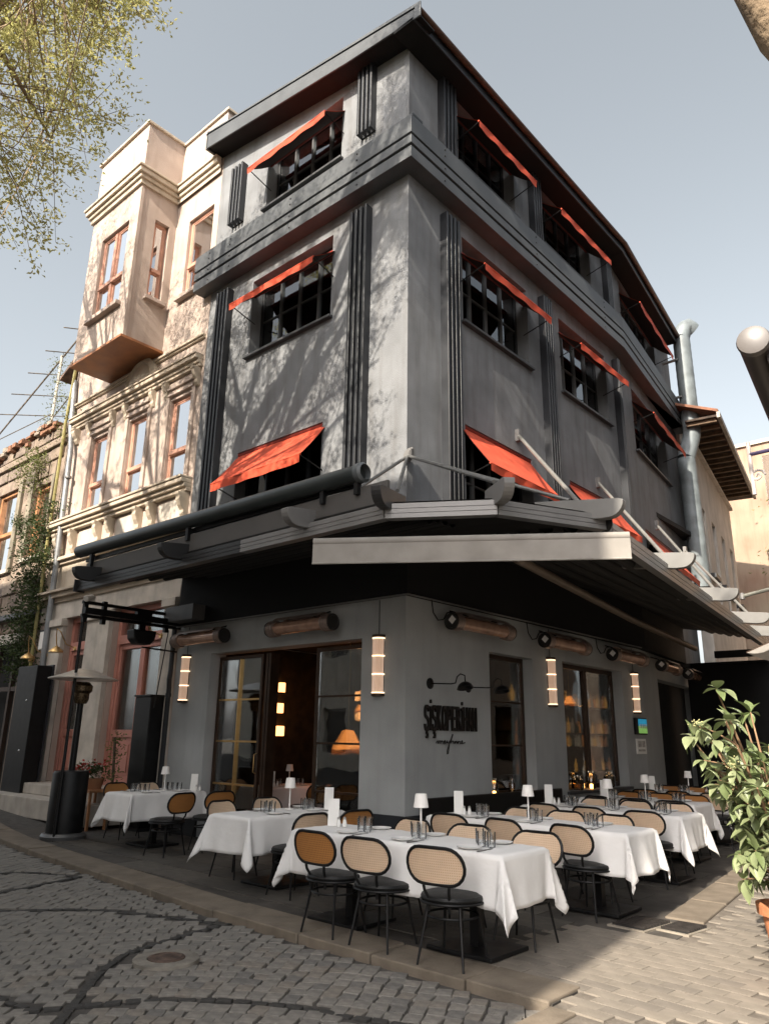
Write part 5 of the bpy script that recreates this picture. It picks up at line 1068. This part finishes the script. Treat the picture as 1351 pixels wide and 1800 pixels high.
def sh(x,z,y): # a point on the sun's ray that ends at (x,0,z) on the street wall
    k=-y/-SV.y; return (x+SV.x*k,y,z+SV.z*k)
tree('plane_tree','tall tree with fresh yellow-green leaves reaching over the street','',0,[],0,0,0,0,0) if False else None
tree('plane_tree','tall street tree with fresh yellow-green leaves beside the pink house',[(-5.2,-8.2,-.1),(-5.1,-8.1,3),(-4.7,-7.7,6),(-4.2,-7.2,8.5)],[.42,.36,.31,.27],
 [((-3.1,-5.2,11.6),(4.3,1.9,4.8),330),((-8.0,-6.2,14.4),(3.6,1.5,4.0),115),((1.0,-6.6,15.6),(1.5,1.6,3.2),120)],12,5,22,.068,.09,  # last lobe: unseen crown added to shade the lane wall
 limbs=[([(-4.2,-7.2,8.5),sh(-3.9,6.6,-6.2),sh(-2.9,7.6,-6.0),sh(-1.6,9.0,-5.8),sh(-.6,11.2,-5.6)],[.25,.2,.16,.12,.06]),([(-4.2,-7.2,8.5),sh(-4.7,7.0,-6.4),sh(-4.9,8.6,-6.4),sh(-4.6,11.5,-6.3)],[.24,.2,.16,.07]),([(-4.4,-7.4,7.6),(-6.5,-7,10),(-8.6,-6.4,12.4),(-9.5,-6.2,14.5)],[.24,.18,.12,.05])])
tree('leaning_tree','pale mottled trunk leaning in over the lane','' ,0,[],0,0,0,0,0) if False else None
lt=tree('leaning_tree','pale mottled tree trunk leaning over the lane above the rolled awning',[(7.3,-3.4,-.1),(7.0,-3.6,1.5),(6.72,-3.8,3.2),(6.33,-3.95,4.4),(6.03,-4.15,5.1),(5.93,-4.3,5.6),(5.8,-4.7,7.2),(5.6,-5.2,9.5)],[.26,.24,.22,.20,.19,.19,.18,.14],[((5.4,-5.6,12.5),(2.2,2,2.2),40)],6,9,5,.09,.12)
# ---------------------------------------------------------------- unseen house fronts across street and lane, added for their shade
opp=thing('opposite_shade_house','unseen plastered house added across the street for its shade','building',(-8,-15,0)); FO=F((4.95,-13.2,0),(-1,0,0),(0,1,0))
ops=[(1.2+3*k,2.4+3*k,z,z+1.7) for k in range(8) for z in(1.0,4.6,7.9,11.0)]
OPH=14.6  # unseen house, placed and sized so its shadow covers street and terrace
P('wall',wall(FO,0,26,0,OPH,ops,.3),pm('opposite_render',(.60,.55,.48),.9,.1,1.5,.2,40,stain=.3),opp); P('side_wall',M().box(4.65,-20,0,4.95,-13.5,OPH),pm('opposite_render',(.60,.55,.48)),opp); P('roof',M().box(-21.3,-20,OPH,5.03,-13.05,OPH+.12),TRIM,opp); P('room_core',M().box(-21,-15,0,3.5,-14.6,OPH-.2),DARK,opp)
for a,b,c,d in ops:
    m=M(); FO.box(m,a,-.2,c,b,-.17,d); P('window',m,PWOOD if False else pm('opposite_shutter',(.10,.09,.08),.5),opp)
east=thing('lane_shade_house','unseen dark house front added across the lane to block sky light','building',(9,6,0)); FE=F((7.8,21,0),(0,-1,0),(-1,0,0))
P('wall',wall(FE,0,21.5,0,15,[(1.5+3.2*k,3.2+3.2*k,z,z+1.8) for k in range(6) for z in(.9,4.4,7.2)],.3),pm('lane_render',(.16,.14,.12),.9,.1,1.5,.2,40),east); P('end_wall',M().box(8.1,-.5,0,13,-.2,15),pm('lane_render',(.16,.14,.12)),east); P('roof',M().box(7.6,-.6,15,13,21,15.12),TRIM,east); P('room_core',M().box(8.6,0,0,8.8,21,14.8),DARK,east)  # unseen house, raised and darkened to keep sky light off the lane wall
# rolled awning, clear blind, parasol on the far side of the lane
t=thing('pale_capped_awning','dark rolled awning tube with a pale end cap across the lane','awning',(5.4,-3.3,3.8)); a=Vector((5.44,-3.34,3.83)); b=a+Vector((-.0,6.8,0)).lerp(Vector((-.9,6.8,0)),1)
P('roll',M().tube([a,b],.088,20),pm('brown_black_vinyl',(.035,.028,.025),.4,.1,4),t,True); P('end_cap',M().lathe([(.09,-.03),(.094,0),(.088,.02),(.05,.03),(0,.032)],22,a,(.13,-1,.0)),pm('pale_cap',(.11,.10,.095),.4,.06,5),t,True)
P('under_box',M().bar(a+Vector((.12,.1,-.03)),b+Vector((.12,0,-.03)),.16,.16),pm('brown_black_vinyl',(.035,.028,.025)),t); P('fabric_hem',M().grid(lambda s,q:a+(b-a)*(.05+.9*s)+Vector((.10,0,-.12-.10*q+.02*math.sin(s*60)*q)),60,2),CREAMF,t,True)
for s in(.1,.9): q=a+(b-a)*s; P('post',M().tube([(q.x+.9,q.y,-.05),(q.x+.9,q.y,3.8),(q.x+.1,q.y,3.85)],.03,8),BLACK,t,True)
t=thing('clear_blind','clear roller blind with a curled iron bracket across the lane','blind',(4.5,3.3,4.5)); P('sheet',M().box(3.86,3.30,3.6,5.6,3.31,5.50),glass('plastic_sheet',(.86,.87,.9),2.2,.12),t); P('top_rod',M().tube([(3.70,3.3,5.56),(7.8,3.3,5.62)],.03,8),pm('violet_black',(.04,.03,.07),.4),t,True); P('bottom_rod',M().tube([(3.86,3.3,3.6),(5.6,3.3,3.6)],.025,8),STEEL,t,True)
P('bracket',M().tube([(3.70,3.3,5.75),(3.70,3.3,4.95)],.03,8),pm('pale_iron',(.45,.40,.37),.5),t,True); P('scroll',M().tube([(3.74+.10*(1-i/14)*math.cos(i*.75)+.03,3.3,5.22+.10*(1-i/14)*math.sin(i*.75)) for i in range(14)],.018,6),pm('pale_iron',(.45,.40,.37),.5),t,True); P('side_post',M().tube([(3.92,3.3,-.03),(3.92,3.3,5.5)],.0 if False else .022,8),pm('pale_iron',(.45,.40,.37),.5),t,True) if False else None
P('post',M().tube([(7.2,3.3,-.05),(7.2,3.3,5.6)],.04,8),BLACK,t,True)
t=thing('parasol','cream parasol edge beside the lane terrace','parasol',(5.3,1.3,0)); m=M(); n=8; ap=(5.25,1.3,3.05)
for k in range(n):
    p=lambda j:(5.25+1.32*math.cos(2*math.pi*j/n+.2),1.3+1.32*math.sin(2*math.pi*j/n+.2),2.50); p0,p1=p(k),p(k+1); P('canopy_panel',M().grid(lambda u,v:Vector(ap).lerp(Vector(p0).lerp(Vector(p1),v),u)+Vector((0,0,-.05*math.sin(math.pi*v)*u)),6,6),CREAMF,t,True)
    P('rib',M().tube([ap,p0],.012,5),BRONZE,t)
P('pole',M().tube([(5.25,1.3,-.05),(5.25,1.3,3.1)],.028,10),BRONZE,t,True); P('foot',M().lathe([(.3,-.04),(.3,.02),(.05,.06)],20,(5.25,1.3,0)),TRIM,t,True)
t=thing('lane_tie_pole','slim grey-green pole spanning from the canopy across the lane','pole',(3.0,5.6,3.9)); P('pole',M().tube([(2.75,5.5,3.92),(5.0,4.9,4.15),(7.8,4.2,4.45)],.03,8),pm('grey_green',(.22,.22,.19),.5),t,True); P('end_clamp',M().lathe([(.045,0),(.045,.1)],10,(2.75,5.5,3.87)),STEEL,t,True)
